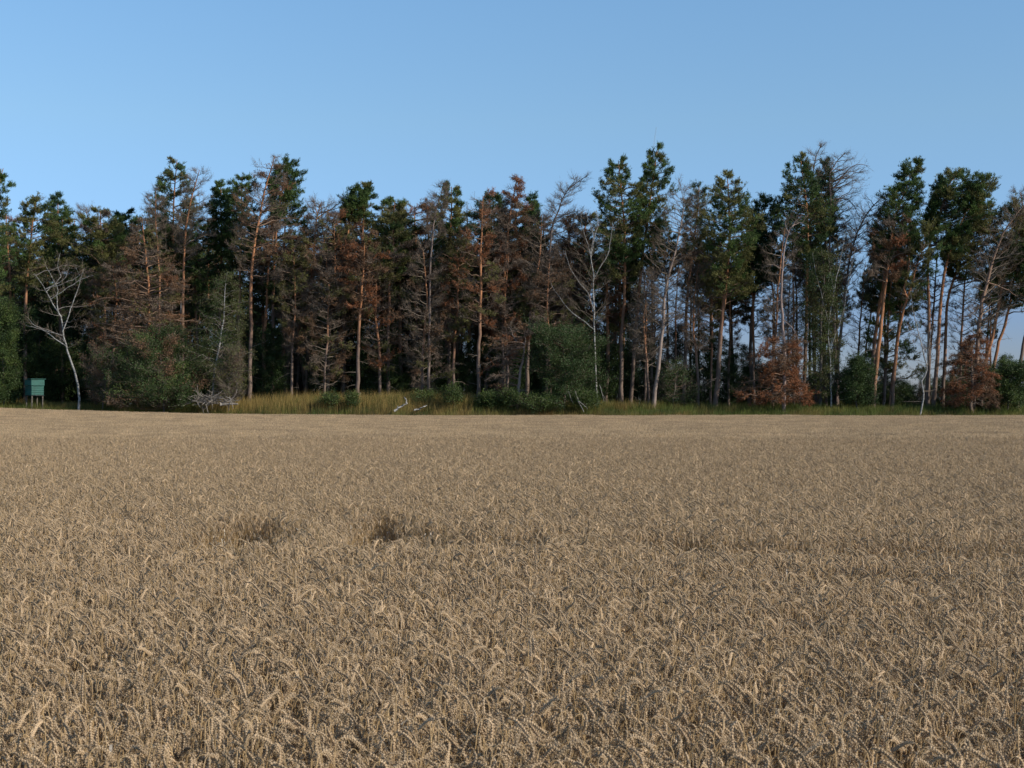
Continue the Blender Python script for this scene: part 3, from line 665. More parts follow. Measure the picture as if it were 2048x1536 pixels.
# --- right of centre
pine("big green pine with broad dense crown left of the tallest pine", 115, [(1243, 800), (1246, 680), (1250, 560), (1246, 440), (1236, 322)],
     [(319, 1230, 1242), (340, 1218, 1258), (370, 1206, 1280), (410, 1198, 1295), (460, 1190, 1290), (510, 1195, 1285), (560, 1200, 1270)], n1=76, n2=9, mix=(('green', 5), ('olive', 3), ('dark', 1)), seed=next(s), orange=0.35)
pine("tallest green pine with a pointed candle like top right of centre", 116.5, [(1262, 800), (1270, 680), (1280, 560), (1296, 430), (1314, 298)],
     [(296, 1306, 1318), (320, 1296, 1328), (345, 1286, 1346), (380, 1282, 1345), (430, 1270, 1350), (480, 1270, 1340), (540, 1265, 1330)], n1=70, n2=9, mix=(('green', 4), ('dark', 2), ('olive', 3)), seed=next(s), orange=0.35)
dead("leaning grey dead pine with rough pale trunk and wide bare crown", 112, [(1308, 812), (1312, 760), (1320, 700), (1328, 640), (1332, 590), (1345, 530), (1358, 470), (1370, 400)],
     [(355, 1355, 1372), (390, 1345, 1400), (430, 1310, 1410), (480, 1300, 1405), (530, 1290, 1400), (580, 1290, 1385), (640, 1290, 1380)], n1=60, n2=9, twigs=11, seed=next(s), dead_mix=(('grey', 2), ('twig', 1), ('brown', 2)), orange=2, r0=0.17, barkc=(0.26, 0.20, 0.165))
rusty("ragged small crown with red and dark clumps right of the tallest pine", 118, [(1368, 800), (1376, 600), (1390, 450), (1400, 372)],
      [(368, 1390, 1405), (385, 1368, 1410), (420, 1360, 1420), (470, 1360, 1420), (520, 1370, 1420)], mix=(('dark', 2), ('rust', 1), ('brown', 1), ('olive', 1)), n1=38, seed=next(s))
pine("full olive green pine with rounded peak and thick leaning trunk", 112.5, [(1428, 812), (1436, 740), (1444, 660), (1450, 580), (1460, 480), (1457, 350)],
     [(343, 1453, 1461), (365, 1436, 1474), (385, 1414, 1486), (420, 1405, 1510), (460, 1402, 1518), (510, 1405, 1512), (550, 1400, 1495), (590, 1400, 1500)], n1=84, n2=9, mix=(('olive', 4), ('green', 4)), seed=next(s), orange=0.35, r0=0.22)
pine("dark shaded pine behind the olive pine and the grey gnarled one", 119, [(1500, 800), (1504, 640), (1515, 520), (1530, 400)],
     [(396, 1522, 1545), (420, 1505, 1560), (460, 1500, 1565), (520, 1490, 1560), (560, 1490, 1540)], mix=DARK, n1=50, seed=next(s))
rusty("gnarled grey pine with rusty needles hanging round its lower trunk", 110.5, [(1567, 815), (1568, 760), (1567, 690), (1563, 620), (1563, 560), (1568, 500), (1576, 462), (1592, 440), (1602, 430)],
      [(675, 1560, 1605), (700, 1500, 1612), (730, 1490, 1600), (760, 1500, 1615), (785, 1465, 1618), (808, 1490, 1630)], mix=(('rust', 5), ('brown', 2)), n1=64, n2=9, tuft=8, seed=next(s), twigs=4, rise=-0.1, orange=2, r0=0.14, barkc=(0.26, 0.19, 0.16), droop=0.12,
      forks=[([(1574, 468), (1568, 450), (1570, 440), (1578, 436)], 0.03), ([(1580, 455), (1595, 447), (1606, 446)], 0.03), ([(1565, 540), (1545, 530), (1530, 535)], 0.03), ([(1563, 600), (1545, 605), (1530, 590)], 0.03), ([(1566, 640), (1585, 660), (1597, 690)], 0.03)])
dead("grey twiggy dead pine with thin crown behind the gnarled grey pine", 113, [(1546, 808), (1548, 680), (1556, 560), (1566, 460)],
     [(455, 1555, 1590), (500, 1525, 1600), (560, 1510, 1600), (620, 1515, 1600), (680, 1520, 1590)], n1=34, seed=next(s), twigs=9, r0=0.1)
pine("tall green pine with stepped dense crown next to the bare dead tops", 115, [(1612, 808), (1612, 700), (1614, 560), (1616, 430), (1604, 314)],
     [(310, 1598, 1608), (330, 1585, 1618), (350, 1572, 1630), (385, 1556, 1650), (420, 1545, 1672), (450, 1552, 1680), (480, 1560, 1660), (520, 1570, 1650)], n1=76, n2=9, mix=(('green', 4), ('olive', 2), ('dark', 3)), seed=next(s), orange=0.35)
dead("dead pine with a spiky curved bare tip, highest top at right", 116.5, [(1632, 808), (1628, 640), (1622, 480), (1622, 380), (1626, 330), (1640, 290)],
     [(289, 1630, 1645), (305, 1612, 1648), (330, 1604, 1662), (365, 1600, 1665), (400, 1605, 1665), (450, 1600, 1670)], n1=34, seed=next(s), twigs=10, r0=0.13, dead_w=0.011, barkc=(0.2, 0.14, 0.12), orange=2)
dead("large dead pine with long bare limbs sweeping out to the right", 115.5, [(1672, 808), (1668, 640), (1660, 480), (1662, 410), (1661, 345), (1690, 305)],
     [(303, 1665, 1695), (325, 1668, 1735), (345, 1680, 1740), (380, 1675, 1720), (420, 1670, 1715), (460, 1680, 1730), (500, 1690, 1730)], n1=44, n2=9, seed=next(s), twigs=11, r0=0.15, dead_w=0.011, barkc=(0.2, 0.14, 0.12), orange=2, droop=0.15,
     forks=[([(1663, 385), (1680, 360), (1694, 342), (1712, 330), (1738, 334)], 0.06), ([(1664, 340), (1675, 338), (1692, 340)], 0.03), ([(1668, 400), (1690, 396), (1708, 410), (1722, 440)], 0.04)])
pine("small blue green pine spire between the two bare dead tops", 117, [(1652, 808), (1652, 600), (1652, 322)],
     [(320, 1650, 1655), (340, 1642, 1662), (380, 1632, 1668), (430, 1630, 1672), (480, 1640, 1670)], mix=TEAL, n1=36, seed=next(s))
make_tree("willow_tree", "willow", "tall leafy willow with drooping olive foliage right of the gnarled pine", D=113, kind='broad',
     trunk=[(1640, 812), (1642, 740), (1644, 640), (1648, 560), (1640, 500)],
     crown=[(500, 1620, 1665), (540, 1595, 1690), (590, 1590, 1695), (650, 1605, 1695), (720, 1610, 1695), (790, 1600, 1690)], mix=(('leaf', 3), ('birchleaf', 4)), n1=84, n2=9, tuft=8, m=4, size=0.3, droop=0.25, barkc=(0.16, 0.14, 0.12), r0=0.13, stubs=4, seed=next(s), twigs=3)
make_tree("birch_tree", "birch", "thin pale birch stems rising through the willow leaves", D=112.2, kind='birch', r0=0.07, rtop=0.02, stubs=2,
     trunk=[(1662, 812), (1660, 720), (1658, 640), (1668, 580), (1680, 520), (1690, 470)], crown=[(460, 1670, 1705), (520, 1655, 1700), (580, 1650, 1695)], bare=0.8, mix=(('birchleaf', 1),), n1=16, n2=5, tuft=4, m=3, twigs=5, seed=next(s), dead_w=0.01,
     forks=[([(1660, 650), (1645, 600), (1632, 550), (1624, 505)], 0.035), ([(1668, 590), (1660, 540), (1655, 500)], 0.03), ([(1662, 700), (1680, 640), (1694, 560), (1704, 500)], 0.035)])
dead("dark bare tree leaning right across the sky between two green pines", 114, [(1668, 808), (1676, 700), (1690, 580), (1704, 500), (1722, 450), (1745, 415), (1768, 392)],
     [(385, 1725, 1775), (410, 1700, 1775), (450, 1690, 1760), (500, 1680, 1740), (550, 1680, 1730)], n1=40, seed=next(s), twigs=8, r0=0.14, barkc=(0.15, 0.115, 0.1), orange=2, dead_w=0.011, rise=0.8, forks=[([(1715, 470), (1738, 462), (1755, 460)], 0.035)])
pine("dense dark green pine with slanting pointed crown at right", 114.5, [(1740, 808), (1745, 740), (1757, 640), (1772, 520), (1795, 420), (1833, 322)],
     [(319, 1830, 1836), (332, 1802, 1838), (355, 1795, 1840), (385, 1775, 1850), (420, 1755, 1856), (460, 1745, 1850), (500, 1740, 1845), (530, 1760, 1840)], n1=84, n2=9, mix=(('dark', 3), ('green', 5), ('olive', 1)), seed=next(s), orange=0.25, r0=0.19)
pine("orange trunked pine standing in the brightest gap at right", 112.5, [(1745, 808), (1752, 730), (1764, 640), (1774, 560), (1782, 500), (1790, 440)],
     [(440, 1760, 1830), (480, 1730, 1830), (530, 1700, 1800), (560, 1700, 1790)], mix=BROWN, twigs=6, bare=0.7, n1=36, seed=next(s), orange=0.15, r0=0.2)
pine("forked leaning pine with tufts on its stem in the right gap", 113, [(1784, 808), (1788, 760), (1794, 690), (1804, 630), (1816, 585), (1828, 540), (1840, 500)],
     [(450, 1815, 1870), (500, 1800, 1875), (560, 1800, 1870), (600, 1770, 1850)], mix=(('green', 2), ('olive', 2)), n1=28, seed=next(s), orange=0.2, r0=0.17, twigs=3, bare=0.3, forks=[([(1810, 600), (1806, 580), (1814, 540), (1820, 470)], 0.08)])
pine("slim dark stemmed pine just right of the orange trunked one", 115.5, [(1768, 808), (1774, 700), (1782, 600), (1790, 520), (1794, 470)],
     [(470, 1780, 1810), (520, 1770, 1815), (600, 1740, 1820), (700, 1730, 1850), (745, 1780, 1850)], mix=(('green', 1), ('olive', 1)), n1=34, seed=next(s), orange=0.3, r0=0.13)
pine("straight dark pine trunk under the wide flat green crown at right", 114, [(1853, 808), (1856, 720), (1858, 620), (1860, 500), (1885, 420), (1912, 345)],
     [(341, 1900, 1925), (358, 1885, 1990), (385, 1880, 1996), (415, 1868, 1990), (450, 1865, 1950), (480, 1870, 1940)], n1=76, n2=9, mix=(('green', 5), ('dark', 2), ('olive', 2)), seed=next(s), orange=0.4, r0=0.17)
pine("pine with mid brown trunk holding a second green crown lobe at right", 113.5, [(1866, 808), (1874, 720), (1880, 620), (1892, 530), (1925, 440), (1965, 360)],
     [(352, 1960, 1975), (370, 1940, 1992), (410, 1930, 1996), (440, 1940, 1985), (480, 1895, 1955), (520, 1890, 1945)], n1=52, n2=9, mix=(('green', 5), ('olive', 3)), seed=next(s), orange=0.25, r0=0.18)
pine("olive pine crown tucked below the flat topped one near the right edge", 116, [(1885, 808), (1892, 700), (1898, 600), (1935, 480), (1965, 420)],
     [(410, 1950, 2000), (440, 1940, 2030), (480, 1900, 2030), (520, 1900, 2000), (560, 1910, 1990)], mix=OLIVE, n1=54, seed=next(s), orange=0.3, r0=0.16)
dead("leaning pale dead pine with knobbly orange bark at far right", 111, [(1943, 815), (1945, 770), (1952, 690), (1962, 620), (1976, 560), (1990, 510), (2010, 460), (2040, 418)],
     [(400, 2020, 2060), (440, 1985, 2070), (490, 1950, 2060), (550, 1940, 2050), (600, 1930, 2050), (650, 1925, 2010)], n1=54, n2=9, twigs=9, seed=next(s), r0=0.21, orange=0.3, dead_mix=(('grey', 1), ('twig', 1), ('brown', 2)), barkc=(0.29, 0.185, 0.13),
     forks=[([(1975, 565), (2005, 575), (2030, 590), (2048, 600)], 0.04), ([(1965, 610), (1945, 625), (1915, 640)], 0.035)])
rusty("small pine skirted with drooping rust red branches at far right", 110.3, [(1945, 818), (1944, 770), (1948, 720), (1956, 670)],
      [(665, 1945, 1975), (690, 1925, 1995), (715, 1895, 1990), (740, 1870, 1985), (775, 1868, 2000), (810, 1870, 2010)], mix=(('rust', 4), ('brown', 3)), n1=68, n2=9, tuft=8, twigs=4, seed=next(s), rise=-0.1, droop=0.3, stubs=0, r0=0.12, orange=2)
pine("right leaning pine with dark forked trunk before the right edge", 114, [(1960, 808), (1972, 730), (1988, 660), (2002, 590), (2020, 520), (2048, 440)],
     [(400, 2030, 2090), (440, 2000, 2100), (500, 1990, 2100), (560, 2000, 2100)], n1=48, mix=(('green', 3), ('olive', 3), ('grey', 1)), seed=next(s), orange=0.2, r0=0.17)
pine("second right leaning pine with orange lower stem at the right edge", 115, [(1978, 808), (1990, 720), (2012, 640), (2030, 560), (2060, 460)],
     [(430, 2040, 2120), (480, 2010, 2120), (560, 2010, 2110), (620, 2010, 2090)], n1=48, mix=GREEN, seed=next(s), orange=0.2, r0=0.16)
dead("bare grey twig top poking up at the right picture edge", 116, [(2060, 808), (2058, 600), (2052, 450), (2046, 378)],
     [(376, 2038, 2055), (400, 2020, 2075), (440, 2010, 2080)], n1=20, seed=next(s), r0=0.1)
pine("thick shaded trunk leaving the picture at the lower right edge", 113, [(2034, 808), (2042, 720), (2052, 640), (2080, 480)],
     [(470, 2050, 2140), (540, 2040, 2150), (600, 2040, 2140)], n1=40, seed=next(s), r0=0.18)
make_tree("birch_tree", "birch", "young crooked white birch at the field edge in the right gap", D=109, kind='birch', r0=0.075, rtop=0.012, stubs=2,
     trunk=[(1840, 818), (1846, 790), (1842, 765), (1852, 740), (1845, 700), (1838, 660), (1829, 620), (1827, 580)], crown=[(580, 1815, 1850), (640, 1820, 1880), (700, 1820, 1890), (740, 1790, 1870)], mix=(('brown', 1), ('grey', 1)), n1=22, n2=5, tuft=2, m=3, twigs=5, bare=0.6, seed=next(s), dead_w=0.009,
     forks=[([(1846, 770), (1856, 735), (1860, 700), (1868, 650)], 0.03)])

# dead twiggy growth filling the foot of the wood left of centre
rusty("dead conifer with fine dark twigs reaching low, left of the rusty orange trunk", 114.2, [(650, 800), (652, 700), (656, 600), (654, 520)],
      [(500, 640, 670), (540, 610, 695), (600, 600, 705), (660, 605, 700), (720, 610, 700), (765, 625, 690)], mix=(('brown', 2), ('grey', 2)), n1=64, twigs=12, bare=0.75, tuft=4, seed=601, dead_mix=(('brown', 2), ('twig', 2), ('grey', 1)), r0=0.1)
rusty("browned pine with trailing lower branches right of the rusty orange trunk", 114.6, [(760, 800), (758, 700), (750, 600), (756, 480)],
      [(470, 745, 775), (520, 730, 800), (580, 720, 810), (640, 715, 800), (700, 730, 800), (740, 735, 790)], mix=(('brown', 3), ('rust', 2), ('olive', 1)), n1=60, twigs=10, bare=0.6, tuft=5, seed=602, r0=0.13, orange=0.3)
rusty("grey brown dead pine with drooping twigs beside the slim leaning bare tree", 113.8, [(842, 800), (846, 700), (852, 600), (846, 500)],
      [(480, 835, 860), (540, 810, 890), (610, 800, 895), (680, 805, 900), (740, 820, 900), (775, 830, 890)], mix=(('brown', 2), ('grey', 2), ('olive', 1)), n1=66, twigs=11, bare=0.7, tuft=4, seed=603, r0=0.12, orange=0.35)
rusty("olive and brown pine crown hanging low just left of the centre trunk", 114.8, [(905, 800), (908, 700), (915, 600), (912, 480)],
      [(450, 900, 930), (500, 880, 945), (560, 870, 955), (620, 880, 950), (680, 885, 945)], mix=(('olive', 3), ('brown', 2), ('rust', 1)), n1=56, twigs=7, bare=0.35, tuft=6, seed=604, r0=0.13, orange=0.3)
rusty("dying pine with rust clumps between the centre trunk and wide grey crown", 114.2, [(1016, 800), (1014, 700), (1010, 600), (1018, 500)],
      [(480, 1005, 1035), (530, 985, 1050), (590, 975, 1060), (650, 985, 1060), (700, 990, 1050)], mix=(('brown', 3), ('rust', 2), ('grey', 1)), n1=56, twigs=9, bare=0.55, tuft=5, seed=605, r0=0.12)
rusty("brown tangled crown over the big dark bush, left of the white birch", 114, [(1098, 800), (1096, 700), (1092, 600), (1098, 520)],
      [(500, 1085, 1115), (550, 1060, 1140), (610, 1055, 1150), (660, 1060, 1150)], mix=(('brown', 3), ('grey', 1), ('olive', 1)), n1=50, twigs=9, bare=0.6, tuft=4, seed=606, r0=0.12)
rusty("mixed brown and olive pine between the dead forked tree and the gnarled claw tree", 114.5, [(583, 800), (584, 700), (590, 600), (586, 500)],
      [(480, 575, 600), (520, 555, 620), (580, 550, 630), (640, 560, 625), (700, 570, 615)], mix=(('olive', 3), ('brown', 2), ('grey', 1)), n1=50, twigs=7, bare=0.5, tuft=5, seed=607, r0=0.11)
rusty("brown spreading crown filling the space left of the wide brown pine trunk", 114.5, [(228, 800), (228, 700), (232, 600), (226, 520)],
      [(510, 215, 240), (560, 185, 265), (620, 175, 275), (690, 180, 260)], mix=(('brown', 2), ('olive', 2), ('grey', 1)), n1=50, twigs=7, bare=0.4, tuft=5, seed=608, r0=0.12)
dead("twisted dead pine with many fine low branches right of the tallest green pine", 113.2, [(1294, 808), (1296, 720), (1290, 640), (1296, 560)],
     [(540, 1275, 1310), (600, 1260, 1330), (660, 1262, 1330), (720, 1270, 1325)], n1=44, seed=609, twigs=10, r0=0.11, orange=0.4)
dead("grey dead pine with low tangled twigs left of the thick leaning pine", 113.4, [(1396, 808), (1398, 720), (1392, 640), (1398, 520)],
     [(500, 1380, 1415), (560, 1362, 1432), (630, 1365, 1432), (700, 1375, 1425)], n1=48, seed=610, twigs=10, r0=0.12, orange=0.35, dead_mix=(('grey', 2), ('brown', 2)))

# ------------------------------------------------------------------ the wood behind: archetypes copied one by one
def archetype(px0=1024, **kw):
    return grow(D=125, **kw)
def copy_tree(e, loc, rz, sc3, label, group):
    r = e.copy(); COL.objects.link(r); r.location = loc; r.rotation_euler = (0, 0, rz); r.scale = sc3; r['label'] = label; r['group'] = group
    for ch in e.children:
        c = ch.copy(); COL.objects.link(c); c.parent = r
        for g in ch.children:
            d = g.copy(); COL.objects.link(d); d.parent = c
    return r
ARCH = []
def arch(name, cat, **kw):
    ts, ls, fs, b = grow(D=125, **kw); kd = kw.get('kind', 'pine')
    ARCH.append((name, cat, kd, ts.mesh("trunk", M_bark if kd != 'birch' else M_birch, b, smooth=True), ls.mesh("crown", M_twig, b), fs.mesh("foliage", M_needle if kd in ('pine', 'rusty') else M_leaf, b) if fs.n else None))
ANCH = [(-60, "the pine at the left picture edge"), (60, "the green hunting hide"), (128, "the white forked birch"), (215, "the broad olive pine"), (298, "the big conical browning pine"), (362, "the pine with upswept branches"),
  (438, "the slender leafy birch"), (500, "the tall bare forked top"), (575, "the gap before the claw pine"), (640, "the gnarled claw branched pine"), (718, "the rusty orange trunked pine"), (780, "the rounded olive green pine"),
  (855, "the very slim bare tree"), (905, "the blocky topped dark pine"), (962, "the straight lit centre trunk"), (1020, "the pointed reddish pine"), (1075, "the wide grey dead pine"), (1135, "the big dark leafy bush"), (1190, "the bare white birch"),
  (1245, "the broad dense green pine"), (1300, "the tallest pine"), (1345, "the leaning grey dead pine"), (1435, "the thick trunked olive pine"), (1505, "the dark pine beside it"), (1566, "the rusty skirted grey pine"),
  (1640, "the drooping willow"), (1700, "the right leaning bare tree"), (1760, "the orange trunk at right"), (1800, "the forked leaning pine"), (1845, "the young crooked birch"), (1880, "the flat topped pine"), (1945, "the pale leaning dead pine"), (2010, "the right leaning dark pine"), (2080, "the last trunk at right")]
ANCH[23] = (1505, "the dark shaded right pine")
KINDS = ["green topped pine", "olive pine", "browned pine", "bare dead pine", "high crowned pine", "low leafy bush", "tall leafy bush", "brown twiggy bush"]
USED = set()
def where(k, x, y, z):
    px = 1024 + x * F / y; i = int(np.argmin([abs(a - px) for a, _ in ANCH])); o = px - ANCH[i][0]
    side = "behind" if abs(o) < 8 else ("behind, left of" if o < 0 else "behind, right of")
    depth = "" if y < 121 else (" some way" if y < 129 else (" deep" if y < 139 else " farthest"))
    return ("small " if z < 0.8 else ("large " if z > 1.15 else "")) + KINDS[k] + depth + " " + side + " " + ANCH[i][1]
def place_arch(k, x, y, rz, sc3, label, group):
    name, cat, kd, tm, lm, fm = ARCH[k]
    label = where(k, x, y, sc3[2])
    if label in USED: return None
    USED.add(label)
    e = thing(name, (x, y, float(ground_z(x, y)) - 0.03), label, cat, group); px_t = 1024 + x * F / y; e.scale = (sc3[0] * (1.14 if k < 5 and px_t < 1230 else 1.0), sc3[1], sc3[2])
    e.rotation_euler = (Matrix.Rotation(rb.uniform(0.0, 0.15) if (px_t > 1680 and k < 5) else 0.0, 3, 'Y') @ Matrix.Rotation(rz, 3, 'Z')).to_euler()
    part("trunk", tm, e); c = part("crown", lm, e)
    if fm: part("foliage", fm, c)
    return e
arch("pine_tree", "pine tree", trunk=[(1024, 800), (1026, 600), (1020, 420)], crown=[(415, 1015, 1028), (440, 990, 1050), (490, 965, 1075), (550, 960, 1085), (600, 975, 1070)], mix=GREEN, n1=46, n2=11, m=5, seed=901)
arch("pine_tree", "pine tree", trunk=[(1024, 800), (1016, 600), (1026, 420)], crown=[(415, 1018, 1032), (450, 985, 1045), (500, 975, 1085), (560, 975, 1090), (650, 990, 1070)], mix=OLIVE, n1=46, n2=11, m=5, twigs=4, bare=0.25, seed=902, orange=0.3)
arch("browning_pine_tree", "pine tree", kind='rusty', trunk=[(1024, 800), (1034, 600), (1028, 420)], crown=[(420, 1015, 1035), (460, 985, 1060), (520, 965, 1075), (600, 970, 1080), (680, 990, 1060)], mix=MIXR, n1=44, n2=10, m=5, w=0.032, twigs=10, bare=0.45, seed=903, orange=0.3)
arch("dead_pine_tree", "dead pine", trunk=[(1024, 800), (1018, 600), (1030, 440)], crown=[(430, 1020, 1036), (470, 985, 1060), (540, 975, 1075), (620, 980, 1070), (700, 990, 1060)], n1=44, n2=10, twigs=13, bare=1.0, seed=904, rise=0.3, orange=0.4, stubs=12)
arch("pine_tree", "pine tree", trunk=[(1024, 800), (1030, 600), (1046, 430)], crown=[(425, 1038, 1052), (455, 1005, 1070), (500, 990, 1085), (540, 1010, 1090)], mix=DARK, n1=36, n2=11, m=5, seed=905, orange=0.35)
# leafy undergrowth
arch("leafy_bush", "bush", kind='broad', trunk=[(1024, 800), (1020, 770), (1026, 715)], crown=[(705, 1010, 1040), (725, 990, 1060), (755, 975, 1072), (785, 980, 1070), (802, 985, 1062)], mix=(('leaf', 3), ('leaflight', 1)), n1=40, n2=10, m=5, tuft=8, size=0.3, r0=0.05, stubs=0, seed=906, barkc=(0.12, 0.10, 0.08), rtop=0.01)
arch("leafy_bush", "bush", kind='broad', trunk=[(1024, 800), (1030, 740), (1022, 640)], crown=[(630, 1010, 1035), (660, 995, 1055), (700, 985, 1062), (750, 985, 1065), (795, 990, 1060)], mix=(('leaf', 4), ('dark', 2)), n1=52, n2=10, m=5, tuft=8, size=0.3, r0=0.07, stubs=0, seed=907, barkc=(0.12, 0.10, 0.08), rtop=0.01)
arch("twiggy_bush", "bush", kind='broad', trunk=[(1024, 800), (1018, 770), (1026, 720)], crown=[(712, 1010, 1040), (740, 990, 1062), (775, 985, 1070), (800, 990, 1060)], mix=(('brown', 2), ('leaf', 1)), n1=36, n2=9, m=3, tuft=2, size=0.3, twigs=14, bare=0.6, r0=0.04, stubs=0, seed=908, barkc=(0.16, 0.13, 0.11), rtop=0.01, dead_w=0.016)
rb = np.random.default_rng(77); placed = []
def free(x, y, r):
    for a, b in placed:
        if (a - x) ** 2 + (b - y) ** 2 < r * r: return False
    placed.append((x, y)); return True
def pxx(px, D): return (px - 1024) * D / F
cnt = 0
while cnt < 125:
    D = 119.5 + 32 * rb.uniform() ** 1.2; px = rb.uniform(-160, 1262); x = pxx(px, D)
    if not free(x, D, 1.35): continue
    k = rb.choice([0, 1, 2, 3, 4], p=[0.22, 0.26, 0.2, 0.14, 0.18]); z = rb.uniform(0.82, 1.0) * (0.93 if px > 560 and px < 1150 else 1.0)
    place_arch(k, x, D, rb.uniform(0, 6.28), (z, z, z * rb.uniform(0.94, 1.04)), "one of the crowded pines standing deep in the shade of the wood", "pines deep in the wood"); cnt += 1
for i, px in enumerate(np.arange(572, 1215, 40)):
    D = 118.8 + 2.2 * (i % 2); x = pxx(px + rb.uniform(-8, 8), D); z = [0.97, 0.93, 0.99, 0.91, 0.96][i % 5]
    place_arch([1, 2, 3, 1, 2, 0][i % 6], x, D, rb.uniform(0, 6.28), (z * 1.15, z * 1.15, z), "one of the crowded pines standing deep in the shade of the wood", "pines deep in the wood")
cnt = 0
while cnt < 36:
    D = rb.uniform(116.5, 123); px = rb.uniform(1270, 2150); x = pxx(px, D)
    if not free(x, D, 1.6) or (px > 1690 and rb.uniform() < 0.6): continue
    k = rb.choice([0, 1, 2, 3, 4], p=[0.15, 0.2, 0.1, 0.2, 0.35]); z = rb.uniform(0.72, 0.95) 
    place_arch(k, x, D, rb.uniform(0, 6.28), (z * 0.85, z * 0.85, z), "one of the slim pines showing against the sky behind the right hand row", "slim pines behind the right hand row"); cnt += 1
placed = []; cnt = 0
while cnt < 120:
    D = 116.5 + 32 * rb.uniform() ** 1.5; px = rb.uniform(-160, 1300); x = pxx(px, D)
    if not free(x, D, 1.2): continue
    k = rb.choice([5, 6, 7], p=[0.40, 0.50, 0.10]); z = rb.uniform(0.6, 1.25)
    place_arch(k, x, D, rb.uniform(0, 6.28), (z, z, z * rb.uniform(0.8, 1.1)), "one of the dim bushes filling the shaded floor of the wood", "bushes under the pines"); cnt += 1
placed = []; cnt = 0
while cnt < 46:
    D = rb.uniform(133, 152); px = rb.uniform(-140, 1215); x = pxx(px, D)
    if not free(x, D, 1.8): continue
    k = rb.choice([5, 6], p=[0.4, 0.6]); z = rb.uniform(1.3, 2.0)
    place_arch(k, x, D, rb.uniform(0, 6.28), (z * 1.1, z * 1.1, z * rb.uniform(0.8, 1.0)), "one of the dim bushes filling the shaded floor of the wood", "bushes under the pines"); cnt += 1
placed = []; cnt = 0
while cnt < 64:
    D = rb.uniform(118, 127); px = rb.uniform(1290, 2130); x = pxx(px, D)
    if not free(x, D, 1.2): continue
    k = rb.choice([5, 6, 7], p=[0.55, 0.37, 0.08]); z = rb.uniform(0.5, 1.0) * (0.75 if px > 1690 else 1.0)
    place_arch(k, x, D, rb.uniform(0, 6.28), (z, z, z * rb.uniform(0.8, 1.0)), "one of the low bushes backlit by sky under the right hand pines", "backlit bushes at the right"); cnt += 1

# named bushes along the front
def bush(name, label, D, trunk, crown, **kw):
    kw.setdefault('kind', 'broad'); kw.setdefault('r0', 0.06); kw.setdefault('rtop', 0.012); kw.setdefault('stubs', 0); kw.setdefault('barkc', (0.14, 0.12, 0.10)); kw.setdefault('size', 0.3)
    return make_tree(name, "bush", label, D=D, trunk=trunk, crown=crown, **kw)
bush("leafy_bush", "wide mixed bush of green leaves and dead twigs under the big brown pine", 109, [(330, 805), (325, 760), (315, 690)],
     [(655, 270, 345), (680, 225, 385), (710, 205, 395), (745, 195, 405), (780, 170, 405), (806, 185, 400)], mix=(('leaf', 5), ('brown', 1), ('leaflight', 1)), n1=130, n2=11, tuft=8, m=5, twigs=4, bare=0.14, seed=921, dead_mix=(('brown', 1), ('pale', 1), ('twig', 2)))
bush("leafy_bush", "shaded bramble thicket between the green hide and the wide mixed bush", 110.5, [(205, 805), (205, 760), (200, 720)],
     [(690, 190, 220), (720, 165, 235), (760, 160, 240), (800, 165, 250)], mix=(('leaf', 2), ('brown', 3)), n1=44, n2=10, tuft=4, m=4, twigs=10, bare=0.5, seed=922)
bush("leafy_bush", "bright green bush at the left edge beside the green hide", 111, [(8, 800), (6, 740), (0, 650)],
     [(600, -25, 25), (650, -35, 35), (710, -40, 38), (770, -40, 40), (800, -35, 38)], mix=(('leaf', 3), ('leaflight', 2)), n1=80, n2=11, tuft=8, m=5, seed=923)
bush("twiggy_bush", "grey twiggy half dead bush right of the slender white birch", 109.2, [(455, 805), (462, 760), (468, 705)],
     [(695, 445, 480), (715, 435, 488), (750, 430, 490), (785, 435, 486), (802, 440, 482)], mix=(('yellow', 2), ('birchleaf', 2), ('brown', 1)), n1=50, n2=9, tuft=3, m=3, twigs=14, bare=0.5, seed=924, dead_mix=(('grey', 1), ('twig', 1)),
     forks=[([(458, 800), (472, 785), (474, 760), (470, 735)], 0.03), ([(457, 805), (448, 780), (442, 755)], 0.03)])
bush("leafy_bush", "big dark green leafy bush below the bare white birch", 109.8, [(1130, 805), (1130, 760), (1122, 680)],
     [(645, 1025, 1075), (665, 1030, 1200), (695, 1050, 1215), (740, 1060, 1215), (775, 1075, 1210), (800, 1085, 1200)], mix=(('leaf', 4), ('dark', 2)), n1=95, n2=8, tuft=8, m=6, size=0.34, twigs=1, seed=925, forks=[([(1128, 790), (1105, 740), (1080, 690)], 0.04), ([(1130, 790), (1155, 740), (1180, 690)], 0.04)])
bush("leafy_bush", "round green bush against the right edge by the rust red pine", 111, [(2015, 808), (2015, 780), (2018, 745)],
     [(725, 1990, 2040), (750, 1970, 2065), (780, 1965, 2075), (806, 1975, 2070)], mix=(('leaf', 3), ('leaflight', 2)), n1=70, n2=10, tuft=8, m=5, seed=926)
bush("leafy_bush", "dark bush between willow and orange trunked pine at right", 112, [(1715, 808), (1715, 780), (1718, 740)],
     [(715, 1700, 1740), (740, 1680, 1750), (775, 1675, 1760), (805, 1680, 1755)], mix=(('leaf', 4), ('dark', 1)), n1=54, n2=10, tuft=7, m=5, seed=927)
bush("twiggy_bush", "twiggy brush under the leaning grey dead pine at right", 112.8, [(1345, 808), (1348, 770), (1352, 740)],
     [(725, 1335, 1370), (750, 1320, 1390), (785, 1315, 1400), (805, 1325, 1390)], mix=(('leaf', 1),), n1=34, n2=8, tuft=5, m=4, twigs=5, bare=0.3, seed=929)
